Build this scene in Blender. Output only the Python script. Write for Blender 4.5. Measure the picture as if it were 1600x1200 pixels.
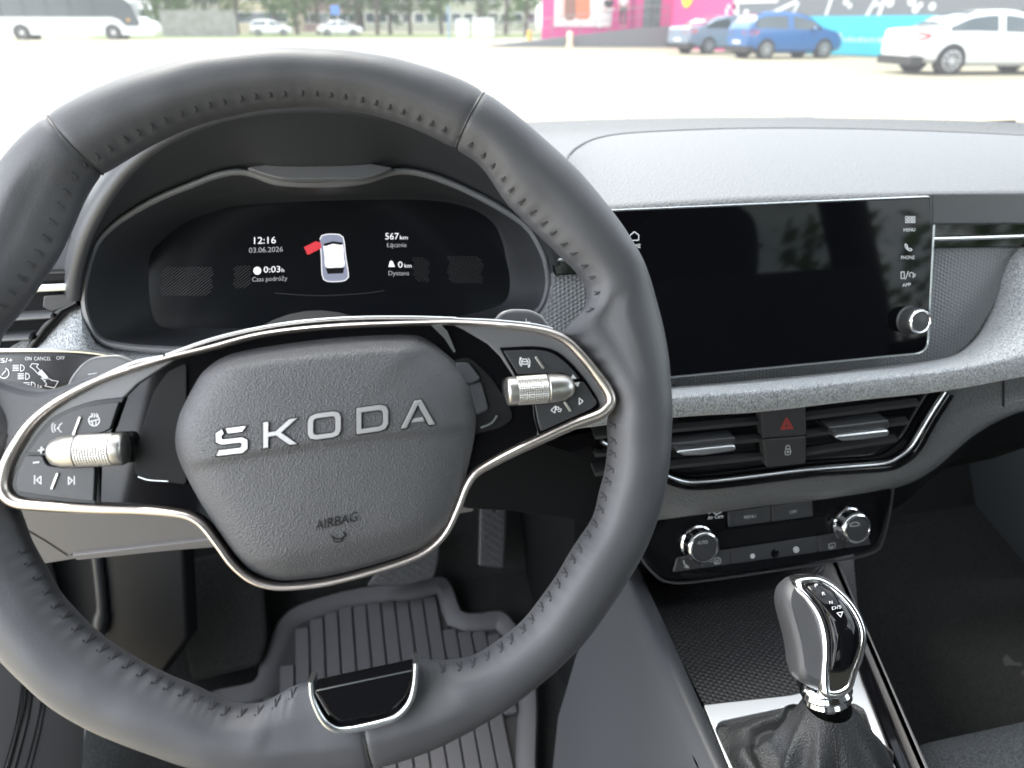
import bpy, bmesh, math, random
from mathutils import Vector, Matrix, noise
R = math.radians
sc = bpy.context.scene
for o in list(bpy.data.objects): bpy.data.objects.remove(o)

# ---------------------------------------------------------------- camera
CAMZ = 1.15
FPX = 1202.0                     # focal length in pixels of the 1600 px wide photograph
PITCH, YAW = R(25.1), R(12.8)
cam_d = bpy.data.cameras.new('camera')
cam = bpy.data.objects.new('camera', cam_d)
sc.collection.objects.link(cam)
sc.camera = cam
cam.location = (0, 0, CAMZ)
cam.rotation_euler = (R(90) - PITCH, 0, -YAW)
cam_d.sensor_width = 36
cam_d.lens = 36 * FPX / 1600
cam_d.clip_start = 0.02
cam_d.clip_end = 1500
cam_d.dof.use_dof = True
cam_d.dof.focus_distance = 0.49
cam_d.dof.aperture_fstop = 8.5

# ---------------------------------------------------------------- sky, sun, exposure
SUN_ELEV, SUN_ROT = 60, 338       # rotation clockwise from +Y: ahead, a little to the left, behind thin cloud
w = bpy.data.worlds.new('World'); sc.world = w; w.use_nodes = True
nt = w.node_tree
sky = nt.nodes.new('ShaderNodeTexSky'); sky.sky_type = 'NISHITA'
sky.sun_disc = False; sky.sun_elevation = R(SUN_ELEV); sky.sun_rotation = R(SUN_ROT)
sky.dust_density = 3.0; sky.air_density = 1.0
bg = nt.nodes['Background']; bg.inputs[1].default_value = 0.15
# thin bright cloud over the blue
wtc = nt.nodes.new('ShaderNodeTexCoord'); wmp = nt.nodes.new('ShaderNodeMapping'); wmp.inputs['Scale'].default_value = (1, 1, 2.2)
wnz = nt.nodes.new('ShaderNodeTexNoise'); wnz.inputs['Scale'].default_value = 2.6; wnz.inputs['Detail'].default_value = 7; wnz.inputs['Roughness'].default_value = .6
wrp = nt.nodes.new('ShaderNodeValToRGB'); wrp.color_ramp.elements[0].position = .36; wrp.color_ramp.elements[0].color = (.25, .25, .25, 1); wrp.color_ramp.elements[1].position = .60
wmx = nt.nodes.new('ShaderNodeMix'); wmx.data_type = 'RGBA'; wmx.inputs[7].default_value = (10.8, 11.1, 11.5, 1)
nt.links.new(wtc.outputs['Generated'], wmp.inputs[0]); nt.links.new(wmp.outputs[0], wnz.inputs['Vector']); nt.links.new(wnz.outputs[0], wrp.inputs[0])
nt.links.new(wrp.outputs[0], wmx.inputs[0]); nt.links.new(sky.outputs[0], wmx.inputs[6]); nt.links.new(wmx.outputs[2], bg.inputs[0])
sd = bpy.data.lights.new('sun', 'SUN'); sd.energy = 2.0; sd.angle = R(22); sd.color = (1, .95, .88)
so = bpy.data.objects.new('sun', sd); sc.collection.objects.link(so)
_e, _a = R(SUN_ELEV), R(SUN_ROT)
_dir = Vector((math.sin(_a) * math.cos(_e), math.cos(_a) * math.cos(_e), math.sin(_e)))
so.rotation_euler = (-_dir).to_track_quat('-Z', 'Y').to_euler(); so.location = _dir * 30 
sc.view_settings.view_transform = 'Standard'; sc.view_settings.look = 'None'
sc.view_settings.gamma = 1; sc.view_settings.exposure = 2.78
sc.render.engine = 'CYCLES'
sc.cycles.max_bounces = 8
sc.cycles.use_denoising = True

# ---------------------------------------------------------------- projection helpers
C = Vector((0, 0, CAMZ))
FV = Vector((math.sin(YAW) * math.cos(PITCH), math.cos(YAW) * math.cos(PITCH), -math.sin(PITCH)))
RV = Vector((math.cos(YAW), -math.sin(YAW), 0))
UV = RV.cross(FV)
def ray(u, v): return FV + RV * ((u - 800) / FPX) + UV * ((600 - v) / FPX)
def atY(u, v, Y):
    d = ray(u, v); return C + d * (Y / d.y)
def atZ(u, v, Z):
    d = ray(u, v); return C + d * ((Z - CAMZ) / d.z)
def atX(u, v, X):
    d = ray(u, v); return C + d * (X / d.x)
class Pl:
    """a plane in the car: origin, right and up axes; n looks towards the driver"""
    def __init__(s, o, u, v):
        s.o = Vector(o); s.u = Vector(u).normalized(); v = Vector(v)
        s.v = (v - s.u * v.dot(s.u)).normalized(); s.n = s.u.cross(s.v)
    def px(s, u, v, h=0):
        d = ray(u, v); return C + d * ((s.o + s.n * h - C).dot(s.n) / d.dot(s.n))
    def ab(s, p):
        q = Vector(p) - s.o; return (q.dot(s.u), q.dot(s.v))
    def pt(s, a, b, h=0): return s.o + s.u * a + s.v * b + s.n * h
    def pab(s, u, v, h=0): return s.ab(s.px(u, v, h))
def tilted(o, t, yaw=0):
    """plane facing the driver, its top leaning forward by t degrees"""
    t, y = R(t), R(yaw)
    u = Vector((math.cos(y), math.sin(y), 0)); n0 = Vector((math.sin(y), -math.cos(y), 0))
    return Pl(o, u, Vector((0, 0, 1)) * math.cos(t) - n0 * math.sin(t))

# ---------------------------------------------------------------- curves
def cr(p0, p1, p2, p3, t):
    return [0.5 * ((2 * b) + (-a + c) * t + (2 * a - 5 * b + 4 * c - d) * t * t + (-a + 3 * b - 3 * c + d) * t ** 3)
            for a, b, c, d in zip(p0, p1, p2, p3)]
def resample(pts, n, closed):
    P = list(pts) + ([pts[0]] if closed else [])
    L = [0]
    for a, b in zip(P, P[1:]): L.append(L[-1] + math.dist(a, b))
    out = []; k = 0
    m = n if closed else n - 1
    for i in range(n):
        s = L[-1] * i / m
        while k < len(L) - 2 and L[k + 1] < s: k += 1
        t = (s - L[k]) / max(1e-12, L[k + 1] - L[k])
        out.append(tuple(a + (b - a) * t for a, b in zip(P[k], P[k + 1])))
    return out
def sm(pts, n, closed=False, res=8):
    pts = [tuple(p) for p in pts]; N = len(pts); out = []
    for i in range(N if closed else N - 1):
        if closed: q = [pts[(i + k) % N] for k in (-1, 0, 1, 2)]
        else: q = [pts[max(0, min(N - 1, i + k))] for k in (-1, 0, 1, 2)]
        for j in range(res): out.append(tuple(cr(*q, j / res)))
    if not closed: out.append(pts[-1])
    return resample(out, n, closed)
def rnd(pts, r=6, n=5):
    """closed polygon with rounded corners; a point may carry its own radius as a third value"""
    N = len(pts); out = []
    for i in range(N):
        p = Vector(pts[i][:2]); rr = pts[i][2] if len(pts[i]) > 2 else r
        a = Vector(pts[i - 1][:2]) - p; b = Vector(pts[(i + 1) % N][:2]) - p
        ra = min(rr, a.length * .48); rb = min(rr, b.length * .48)
        if rr <= 0: out.append(tuple(p)); continue
        A = p + a.normalized() * ra; B = p + b.normalized() * rb
        for k in range(n + 1):
            t = k / n; q = A * (1 - t) ** 2 + p * 2 * t * (1 - t) + B * t * t
            out.append((q.x, q.y))
    return out
def area(p): return 0.5 * sum(a[0] * b[1] - b[0] * a[1] for a, b in zip(p, p[1:] + p[:1]))
def ccw(p): return p if area(p) > 0 else p[::-1]
def inset(p, d):
    """offset a ccw polygon inwards by d"""
    N = len(p); out = []
    for i in range(N):
        a, b, c = Vector(p[i - 1]), Vector(p[i]), Vector(p[(i + 1) % N])
        e1, e2 = (b - a), (c - b)
        if e1.length < 1e-9: e1 = e2
        if e2.length < 1e-9: e2 = e1
        e1.normalize(); e2.normalize()
        n1 = Vector((-e1.y, e1.x)); n2 = Vector((-e2.y, e2.x)); m = n1 + n2
        if m.length < 1e-6: m = n1
        m.normalize(); k = d / max(.5, m.dot(n1))
        out.append(tuple(b + m * k))
    for _ in range(4):                 # collapse edges that folded over
        for i in range(N):
            j = (i + 1) % N; e0 = Vector(p[j]) - Vector(p[i]); e1 = Vector(out[j]) - Vector(out[i])
            if e0.dot(e1) < 0: out[i] = out[j] = tuple((Vector(out[i]) + Vector(out[j])) / 2)
    return out

# ---------------------------------------------------------------- mesh builder
WL = {}
class MB:
    def __init__(s): s.v = []; s.f = []
    def add(s, vs, fs):
        b = len(s.v); s.v += [Vector(x) for x in vs]; s.f += [tuple(i + b for i in f) for f in fs]; return s
    def grid(s, rows, cu=False, cv=False, flip=False):
        nr, nc = len(rows), len(rows[0]); vs = [p for r in rows for p in r]; fs = []
        for i in range(nr if cv else nr - 1):
            for j in range(nc if cu else nc - 1):
                a, b = i * nc + j, i * nc + (j + 1) % nc
                c, d = ((i + 1) % nr) * nc + (j + 1) % nc, ((i + 1) % nr) * nc + j
                fs.append((a, d, c, b) if flip else (a, b, c, d))
        return s.add(vs, fs)
    def rings(s, rs, cap0=True, cap1=True):
        """closed rings stacked from bottom to top, ngon caps"""
        n = len(rs[0]); vs = [p for r in rs for p in r]; fs = []
        for i in range(len(rs) - 1):
            for j in range(n):
                k = (j + 1) % n; fs.append((i * n + j, i * n + k, (i + 1) * n + k, (i + 1) * n + j))
        if cap0: fs.append(tuple(range(n))[::-1])
        if cap1: fs.append(tuple((len(rs) - 1) * n + j for j in range(n)))
        return s.add(vs, fs)
    def prism(s, pl, ab, h0, h1, bev=0.0, nb=3):
        ab = ccw(list(ab)); rs = [[pl.pt(a, b, h0) for a, b in ab]]
        if bev:
            for k in range(nb + 1):
                t = k / nb * math.pi / 2
                q = inset(ab, bev * (1 - math.cos(t)))
                rs.append([pl.pt(a, b, h1 - bev + bev * math.sin(t)) for a, b in q])
        else: rs.append([pl.pt(a, b, h1) for a, b in ab])
        return s.rings(rs)
    def poly(s, pl, pxs, h0, h1, bev=0.0, nb=3):
        return s.prism(pl, [pl.pab(p[0], p[1], h1) for p in pxs], h0, h1, bev, nb)
    def tube(s, path, r, n=8, closed=False, caps=True):
        path = [Vector(p) for p in path]; N = len(path); rs = []; up = None
        for i in range(N):
            a = path[(i - 1) % N] if closed or i else path[0]; b = path[(i + 1) % N] if closed or i < N - 1 else path[-1]
            t = (b - a).normalized()
            if up is None: up = t.orthogonal().normalized()
            up = (up - t * up.dot(t)); up = up.normalized() if up.length > 1e-6 else t.orthogonal().normalized()
            sd_ = t.cross(up); rr = r[i] if isinstance(r, (list, tuple)) else r
            rs.append([path[i] + (up * math.cos(k * 2 * math.pi / n) + sd_ * math.sin(k * 2 * math.pi / n)) * rr for k in range(n)])
        if closed: return s.grid(rs, cu=True, cv=True)
        return s.rings(rs, caps, caps)
    def ribbon(s, path, nrm, wid, h, closed=False, prof=None, wid2=None):
        """sweep a low rounded profile of half-width wid and height h along path; nrm = up"""
        path = [Vector(p) for p in path]; N = len(path); rs = []
        prof = prof or [(-1, -1), (-1, .2), (-.75, .8), (-.3, 1), (.3, 1), (.75, .8), (1, .2), (1, -1)]
        for i in range(N):
            a = path[(i - 1) % N] if closed or i else path[0]; b = path[(i + 1) % N] if closed or i < N - 1 else path[-1]
            t = (b - a).normalized(); nn = Vector(nrm); sd_ = t.cross(nn).normalized()
            ww = wid[i] if isinstance(wid, (list, tuple)) else wid
            rs.append([path[i] + sd_ * (x * ww) + nn * (y * h) for x, y in prof])
        if closed: return s.grid(rs, cu=True, cv=True)
        return s.rings(rs)
    def lathe(s, o, ax, prof, n=32, ref=None, cap=True):
        """prof = [(radius, along)]"""
        ax = Vector(ax).normalized(); u = ax.orthogonal().normalized(); v_ = ax.cross(u); o = Vector(o)
        rs = [[o + ax * z + (u * math.cos(k * 2 * math.pi / n) + v_ * math.sin(k * 2 * math.pi / n)) * r for k in range(n)] for r, z in prof]
        return s.rings(rs, cap, cap)
    def box(s, c, d, M=None):
        c = Vector(c); x, y, z = d[0] / 2, d[1] / 2, d[2] / 2
        vs = [Vector((i, j, k)) for i in (-x, x) for j in (-y, y) for k in (-z, z)]
        if M: vs = [M @ v for v in vs]
        return s.add([v + c for v in vs], [(0, 1, 3, 2), (4, 6, 7, 5), (0, 4, 5, 1), (2, 3, 7, 6), (0, 2, 6, 4), (1, 5, 7, 3)])
    def build(s, name, m, parent=None, angle=40, loc=None, **tags):
        me = bpy.data.meshes.new(name)
        base = WL.get(parent.name, Vector((0, 0, 0))) if parent else Vector(loc or (0, 0, 0))
        me.from_pydata([tuple(v - base) for v in s.v], [], s.f); me.update(); me.validate()
        if angle:
            me.polygons.foreach_set('use_smooth', [True] * len(me.polygons))
            me.set_sharp_from_angle(angle=R(angle))
            big = {k for p_ in me.polygons if len(p_.vertices) > 6 for k in p_.edge_keys}
            if big:
                for e_ in me.edges:
                    if e_.key in big: e_.use_edge_sharp = True
        o = bpy.data.objects.new(name, me); sc.collection.objects.link(o)
        for mm in (m if isinstance(m, (list, tuple)) else [m]): me.materials.append(mm)
        if parent: o.parent = parent; WL[o.name] = base
        else: o.location = base; WL[o.name] = base
        tag(o, **tags); return o
def tag(o, label=None, cat=None, group=None, kind=None):
    if label: o['label'] = label
    if cat: o['category'] = cat
    if group: o['group'] = group
    if kind: o['kind'] = kind
    return o
def thing(name, loc, label, cat, group=None):
    o = bpy.data.objects.new(name, None); sc.collection.objects.link(o)
    o.empty_display_size = .05; o.location = loc; WL[o.name] = Vector(loc)
    return tag(o, label, cat, group)

# ---------------------------------------------------------------- printing: strokes, text
def strokes(mb, pl, lines, wpx=1.4, h=0.0004, closed=False):
    """polylines in pixels, drawn as thin flat strips on the plane"""
    for ln in lines:
        P = [Vector((p[0], p[1])) for p in ln]
        for a, b in zip(P, P[1:]):
            t = b - a
            if t.length < 1e-6: continue
            t.normalize(); n = Vector((-t.y, t.x)) * (wpx / 2); e = t * (wpx / 2 * .6)
            q = [a - e - n, b + e - n, b + e + n, a - e + n]
            mb.add([pl.px(x.x, x.y, h) for x in q][::-1], [(0, 1, 2, 3)])
    return mb
def fillpx(mb, pl, pts, h=0.0004):
    pts = ccw([(p[0], -p[1]) for p in pts]); mb.add([pl.px(x, -y, h) for x, y in pts], [tuple(range(len(pts)))]); return mb
def arc(cx, cy, r, a0=0, a1=360, n=16, ry=None):
    ry = ry or r
    return [(cx + r * math.cos(R(a0 + (a1 - a0) * k / n)), cy + ry * math.sin(R(a0 + (a1 - a0) * k / n))) for k in range(n + 1)]
_tc = {}
def textmesh(s):
    if s in _tc: return _tc[s]
    cu = bpy.data.curves.new('lettering', 'FONT'); cu.body = s; cu.size = 1; cu.resolution_u = 3
    o = bpy.data.objects.new('lettering', cu); sc.collection.objects.link(o)
    dg = bpy.context.evaluated_depsgraph_get(); me = bpy.data.meshes.new_from_object(o.evaluated_get(dg))
    vs = [tuple(v.co) for v in me.vertices]; fs = [tuple(p.vertices) for p in me.polygons]
    bpy.data.objects.remove(o); bpy.data.meshes.remove(me); bpy.data.curves.remove(cu)
    _tc[s] = (vs, fs); return _tc[s]
def text(mb, pl, s, p0, p1, hpx, h=0.0004, th=0.0, slant=0.0):
    """string stretched between two pixels on its baseline, cap height hpx"""
    vs, fs = textmesh(s); x0 = min(v[0] for v in vs); x1 = max(v[0] for v in vs); cap = .70
    d = Vector((p1[0] - p0[0], p1[1] - p0[1])); up = Vector((slant, -1)) * hpx / cap
    def m(v, hh):
        t = (v[0] - x0) / (x1 - x0); q = Vector(p0) + d * t + up * v[1]; return pl.px(q.x, q.y, hh)
    mb.add([m(v, h) for v in vs], fs)
    return mb

# ---------------------------------------------------------------- materials
def mat(name, col=(.5, .5, .5), rough=.5, metal=0, spec=.5, coat=0, coat_r=.05, emit=None, es=1, bump=None, var=None, sheen=0):
    m = bpy.data.materials.new(name); m.use_nodes = True; n = m.node_tree; b = n.nodes['Principled BSDF']
    b.inputs['Base Color'].default_value = (*col, 1); b.inputs['Roughness'].default_value = rough
    b.inputs['Metallic'].default_value = metal; b.inputs['Specular IOR Level'].default_value = spec
    b.inputs['Coat Weight'].default_value = coat; b.inputs['Coat Roughness'].default_value = coat_r
    if sheen: b.inputs['Sheen Weight'].default_value = sheen
    if emit: b.inputs['Emission Color'].default_value = (*emit, 1); b.inputs['Emission Strength'].default_value = es
    tc = n.nodes.new('ShaderNodeTexCoord')
    if var:      # (col2, scale, lo, hi)
        nz = n.nodes.new('ShaderNodeTexNoise'); nz.inputs['Scale'].default_value = var[1]; nz.inputs['Detail'].default_value = 5
        rp = n.nodes.new('ShaderNodeValToRGB'); rp.color_ramp.elements[0].position = var[2]; rp.color_ramp.elements[1].position = var[3]
        rp.color_ramp.elements[0].color = (*col, 1); rp.color_ramp.elements[1].color = (*var[0], 1)
        n.links.new(tc.outputs['Object'], nz.inputs['Vector']); n.links.new(nz.outputs[0], rp.inputs[0]); n.links.new(rp.outputs[0], b.inputs['Base Color'])
    if bump:     # (kind, scale, strength, distance)
        kind, s_, st, ds = bump
        if kind == 'noise':
            t = n.nodes.new('ShaderNodeTexNoise'); t.inputs['Scale'].default_value = s_; t.inputs['Detail'].default_value = 3; out = t.outputs[0]
        elif kind in ('grain', 'dots'):
            t = n.nodes.new('ShaderNodeTexVoronoi'); t.inputs['Scale'].default_value = s_
            if kind == 'grain': t.feature = 'SMOOTH_F1'; t.inputs['Smoothness'].default_value = .4
            else: t.inputs['Randomness'].default_value = 0
            out = t.outputs['Distance']
        if kind == 'dots':
            mp = n.nodes.new('ShaderNodeMapping'); mp.inputs['Rotation'].default_value = (0, R(45), R(0)); n.links.new(tc.outputs['Object'], mp.inputs[0]); n.links.new(mp.outputs[0], t.inputs['Vector'])
        elif kind == 'grain':
            nz2 = n.nodes.new('ShaderNodeTexNoise'); nz2.inputs['Scale'].default_value = s_ * .6
            mx = n.nodes.new('ShaderNodeVectorMath'); mx.operation = 'MULTIPLY_ADD'; mx.inputs[1].default_value = (.45 / s_,) * 3
            n.links.new(tc.outputs['Object'], nz2.inputs['Vector']); n.links.new(nz2.outputs['Color'], mx.inputs[0]); n.links.new(tc.outputs['Object'], mx.inputs[2]); n.links.new(mx.outputs[0], t.inputs['Vector'])
        else: n.links.new(tc.outputs['Object'], t.inputs['Vector'])
        bp = n.nodes.new('ShaderNodeBump'); bp.inputs['Strength'].default_value = st; bp.inputs['Distance'].default_value = ds
        n.links.new(out, bp.inputs['Height']); n.links.new(bp.outputs[0], b.inputs['Normal'])
    return m
M = dict(
    leather=mat('rim_leather', (.056, .057, .063), .50, bump=('grain', 1500, .22, .0003), spec=.5),
    airbag=mat('airbag_grain', (.060, .061, .066), .46, bump=('grain', 1350, .75, .0004), spec=.5),
    boot=mat('boot_leather', (.024, .025, .027), .50, bump=('grain', 800, .8, .0006)),
    soft=mat('soft_dash', (.106, .109, .112), .46, bump=('grain', 420, .8, .0008)),
    hood=mat('binnacle_plastic', (.035, .037, .042), .48, bump=('grain', 1100, .25, .0004)),
    hard=mat('hard_plastic', (.036, .038, .043), .5, bump=('noise', 1400, .2, .0002)),
    hardl=mat('grey_trim_plastic', (.12, .115, .115), .5, bump=('noise', 1400, .2, .0002)),
    satin=mat('satin_grey_plastic', (.12, .122, .128), .34),
    bezel=mat('bezel_plastic', (.17, .175, .185), .4),
    button=mat('button_plastic', (.030, .031, .034), .42),
    gloss=mat('gloss_black', (.004, .004, .005), .05, spec=.24),
    glossd=mat('gloss_black_scuffed', (.006, .006, .007), .10, spec=.3),
    dark=mat('dark_plastic', (.0045, .005, .006), .6, spec=.2),
    letter=mat('letter_metal', (.52, .52, .53), .36, .7),
    metal=mat('champagne_metal', (.66, .60, .56), .33, 1),
    roller=mat('roller_metal', (.50, .49, .47), .38, 1),
    chrome=mat('chrome', (.85, .86, .88), .10, 1),
    schrome=mat('brushed_chrome', (.86, .87, .88), .17, 1),
    frame=mat('bright_satin_frame', (.82, .83, .85), .36, 1),
    satinm=mat('satin_metal', (.66, .68, .70), .28, 1),
    rubber=mat('rubber_mat', (.040, .041, .046), .62, bump=('noise', 900, .3, .0003)),
    rubberd=mat('shaded_groove_rubber', (.012, .012, .014), .8),  # mat rubber with the shade between the ribs put into its colour
    carpet=mat('carpet', (.010, .011, .011), .95, spec=.15, bump=('noise', 700, 1, .002), var=((.021, .023, .023), 350, .35, .65)),
    stitch=mat('stitch_thread', (.025, .026, .029), .7),
    white=mat('white_print', (.75, .76, .78), .5),
    whited=mat('grey_print', (.42, .43, .44), .5),
    red=mat('red_print', (.45, .05, .04), .5),
    seal=mat('door_seal_rubber', (.012, .012, .014), .5),
    sill=mat('sill_trim', (.28, .275, .28), .45, bump=('noise', 1400, .15, .0002)),
    lit=mat('lit_display_white', (.02, .02, .02), .4, emit=(.95, .95, 1), es=.19),
    litd=mat('lit_display_grey', (.02, .02, .02), .4, emit=(.7, .7, .75), es=.09),
    litb=mat('lit_display_blue', (.02, .02, .02), .4, emit=(.50, .55, .75), es=.085),
    litf=mat('lit_display_faint', (.02, .02, .02), .4, emit=(.5, .5, .55), es=.007),
    litr=mat('lit_display_red', (.02, .0, .0), .4, emit=(.9, .06, .08), es=.13),
    litk=mat('display_dark', (.01, .01, .012), .3),
)
def honey(name, col, pitch, rough=.45, st=1.0):
    """staggered dimples on the face that looks back at the driver (object X and Z)"""
    m = mat(name, col, rough); n = m.node_tree; b = n.nodes['Principled BSDF']
    tc = n.nodes.new('ShaderNodeTexCoord'); sp = n.nodes.new('ShaderNodeSeparateXYZ'); n.links.new(tc.outputs['Object'], sp.inputs[0])
    def mt(op, a, b_):
        x = n.nodes.new('ShaderNodeMath'); x.operation = op
        for i, q in enumerate((a, b_)):
            if q is None: continue
            if isinstance(q, (int, float)): x.inputs[i].default_value = q
            else: n.links.new(q, x.inputs[i])
        return x.outputs[0]
    k = 2 * math.pi / pitch
    yz = mt('ADD', sp.outputs[2], mt('MULTIPLY', sp.outputs[1], .9))
    hsum = mt('ADD', mt('COSINE', mt('MULTIPLY', sp.outputs[0], k), None), mt('ADD',
        mt('COSINE', mt('MULTIPLY', mt('ADD', mt('MULTIPLY', sp.outputs[0], .5), mt('MULTIPLY', yz, .866)), k), None),
        mt('COSINE', mt('MULTIPLY', mt('ADD', mt('MULTIPLY', sp.outputs[0], -.5), mt('MULTIPLY', yz, .866)), k), None)))
    bp = n.nodes.new('ShaderNodeBump'); bp.inputs['Strength'].default_value = st; bp.inputs['Distance'].default_value = pitch * .12
    n.links.new(hsum, bp.inputs['Height']); n.links.new(bp.outputs[0], b.inputs['Normal'])
    return m
M['honey'] = honey('honeycomb_trim', (.20, .208, .22), .0036, .42, .55)
M['cluster'] = mat('cluster_glass', (.0075, .0085, .011), .14, spec=.35)
M['screen'] = mat('screen_glass', (.003, .003, .004), .04, spec=.15)
M['tray'] = honey('tray_rubber', (.009, .009, .010), .0038, .42, .22)
def fabric():
    m = mat('melange_fabric', (.1, .1, .1), .9, sheen=.4); n = m.node_tree; b = n.nodes['Principled BSDF']
    tc = n.nodes.new('ShaderNodeTexCoord'); mp = n.nodes.new('ShaderNodeMapping'); mp.inputs['Scale'].default_value = (1, .6, .55)
    n.links.new(tc.outputs['Object'], mp.inputs[0])
    a = n.nodes.new('ShaderNodeTexNoise'); a.inputs['Scale'].default_value = 1250; a.inputs['Detail'].default_value = 2
    c = n.nodes.new('ShaderNodeTexNoise'); c.inputs['Scale'].default_value = 640; c.inputs['Detail'].default_value = 4
    for t in (a, c): n.links.new(mp.outputs[0], t.inputs['Vector'])
    mx = n.nodes.new('ShaderNodeMath'); mx.operation = 'MULTIPLY_ADD'; mx.inputs[1].default_value = .7
    s2 = n.nodes.new('ShaderNodeMath'); s2.operation = 'MULTIPLY'; s2.inputs[1].default_value = .3
    n.links.new(c.outputs[0], s2.inputs[0]); n.links.new(a.outputs[0], mx.inputs[0]); n.links.new(s2.outputs[0], mx.inputs[2])
    rp = n.nodes.new('ShaderNodeValToRGB'); e = rp.color_ramp.elements
    e[0].position, e[0].color = .36, (.075, .083, .095, 1); e[1].position, e[1].color = .62, (.42, .44, .46, 1)
    n.links.new(mx.outputs[0], rp.inputs[0]); n.links.new(rp.outputs[0], b.inputs['Base Color'])
    bp = n.nodes.new('ShaderNodeBump'); bp.inputs['Strength'].default_value = .5; bp.inputs['Distance'].default_value = .0006
    n.links.new(a.outputs[0], bp.inputs['Height']); n.links.new(bp.outputs[0], b.inputs['Normal'])
    return m
M['fabric'] = fabric()
# ================================================================ STEERING WHEEL
WP = tilted((-.0216, .3621, CAMZ - .1771), 25.45, -4.96)
wheel = thing('steering_wheel', WP.pt(0, 0, -.05), 'black leather three-spoke steering wheel with a grained airbag cover and champagne metal trim', 'steering wheel')
OUT = [(430,80),(490,80),(550,85),(610,94),(665,108),(720,128),(765,152),(805,182),(850,220),(890,256),(930,300),(965,345),(1000,400),(1025,470),(1040,540),(1047,610),(1047,680),(1040,750),(1022,820),(1000,870),(950,950),(895,1020),(815,1088),(745,1133),(680,1168),(596,1196),(520,1207),(440,1211),(370,1206),(297,1194),(224,1168),(133,1131),(66,1086),(0,1019),(-55,945),(-92,850),(-112,750),(-116,650),(-105,550),(-80,450),(-45,350),(0,262),(50,208),(115,162),(200,124),(300,96),(365,85)]
INN = [(400,170),(460,164),(520,166),(590,179),(660,205),(720,236),(750,257),(772,287),(791,316),(825,351),(850,376),(881,405),(902,425),(914,445),(919,462),(914,490),(903,503),(880,509),(862,515),(880,531),(905,556),(930,588),(948,620),(954,640),(949,665),(951,698),(946,737),(937,771),(930,800),(918,825),(893,860),(869,902),(844,937),(820,969),(795,990),(764,1014),(736,1028),(697,1034),(654,1034),(560,1052),(480,1066),(455,1073),(430,1089),(410,1100),(388,1104),(350,1099),(308,1076),(259,1055),(196,1020),(150,989),(119,957),(94,929),(77,898),(60,870),(47,845),(38,822),(28,796),(10,772),(3,752),(10,722),(22,695),(26,668),(18,642),(4,620),(-8,603),(-15,580),(-14,558),(-8,538),(0,520),(20,497),(53,457),(77,423),(90,403),(110,360),(143,283),(170,263),(215,235),(260,212),(310,191),(355,179)]
cen = WP.pab(490, 650)
def polar(pts, n, smooth):
    q = [WP.pab(*p) for p in pts]; q = sm(q, 1400, True, 6) if smooth else resample(q, 1400, True)
    A = [(math.atan2(y - cen[1], x - cen[0]) % (2 * math.pi), math.hypot(x - cen[0], y - cen[1])) for x, y in q]
    bins = [[] for _ in range(n)]
    for a, r in A: bins[int(a / (2 * math.pi) * n) % n].append(r)
    v = [sum(b) / len(b) if b else None for b in bins]
    for i in range(n):
        if v[i] is None:
            j = next(k for k in range(1, n) if v[(i + k) % n] is not None); l = next(k for k in range(1, n) if v[(i - k) % n] is not None)
            v[i] = (v[(i + j) % n] * l + v[(i - l) % n] * j) / (j + l)
    return v
NR = 720
ro, ri = polar(OUT, NR, True), polar(INN, NR, True)
def blur(v, k): 
    for _ in range(k): v = [(v[i - 1] + v[i] * 2 + v[(i + 1) % len(v)]) / 4 for i in range(len(v))]
    return v
ro = blur(ro, 30); ri = blur(ri, 12)
def ang_of(u, v):
    a, b = WP.pab(u, v); return math.atan2(b - cen[1], a - cen[0]) % (2 * math.pi)
seams = [ang_of(122, 235), ang_of(735, 185), ang_of(580, 1175)]
NS = 28
base_w = .0325
def rim_pt(i, ph, d=0.0):
    """i: station, ph: section angle (0 outer edge, 90 driver side, 180 inner edge)"""
    a = 2 * math.pi * (i + .5) / NR; o, n_ = ro[i % NR], ri[i % NR]; hw = (o - n_) / 2; mid = (o + n_) / 2
    dep = .0165
    c, s_ = math.cos(ph), math.sin(ph)
    rad = mid + hw * (abs(c) ** .92) * (1 if c > 0 else -1)
    wgt = min(1, max(0, (hw - .0160) / .0045)); wgt = wgt * wgt * (3 - 2 * wgt)
    if wgt > 0:        # spoke roots: keep the outer half round, let the inner half fall away to the trim
        e = max(0, hw * 2 - .035)
        rad_mid = o - .0165 - max(0, hw * 2 - .033) * .35
        rad2 = rad_mid + ((o - rad_mid) * c if c > 0 else (rad_mid - n_) * (-(abs(c) ** 1.15)))
        dep2 = dep - min(.006, e * .3) if c < 0 else dep
        rad = rad + (rad2 - rad) * wgt; dep = dep + (dep2 - dep) * wgt
    hh = dep * s_
    # the leather puckers between stitches along the inner edge
    if s_ > 0 and c < -.6: hh -= .0005 * (1 + math.sin(a * ri[i % NR] / .0072 * 2 * math.pi)) * math.exp(-((ph - R(152)) / .2) ** 2)
    # soft crease where the inner leather panel meets the outer one
    if s_ > 0: hh -= .0012 * math.exp(-((ph - R(140)) / .16) ** 2)
    for sa in seams:
        da = abs((a - sa + math.pi) % (2 * math.pi) - math.pi)
        g = math.exp(-(da / .0045) ** 2) * .0011 + math.exp(-(da / .02) ** 2) * .0004
        rad -= g * c; hh -= g * s_
    rad += d * c; hh += d * s_
    wob = noise.noise(Vector((math.cos(a) * 9, math.sin(a) * 9, ph * 1.2))) * .0004
    return WP.pt(cen[0] + (rad + wob * c) * math.cos(a), cen[1] + (rad + wob * c) * math.sin(a), hh + wob * s_)
rows = [[rim_pt(i, 2 * math.pi * k / NS) for k in range(NS)] for i in range(NR)]
rim = MB().grid(rows, cu=True, cv=True).build('leather_rim', M['leather'], wheel, angle=80)
mb = MB()
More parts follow.
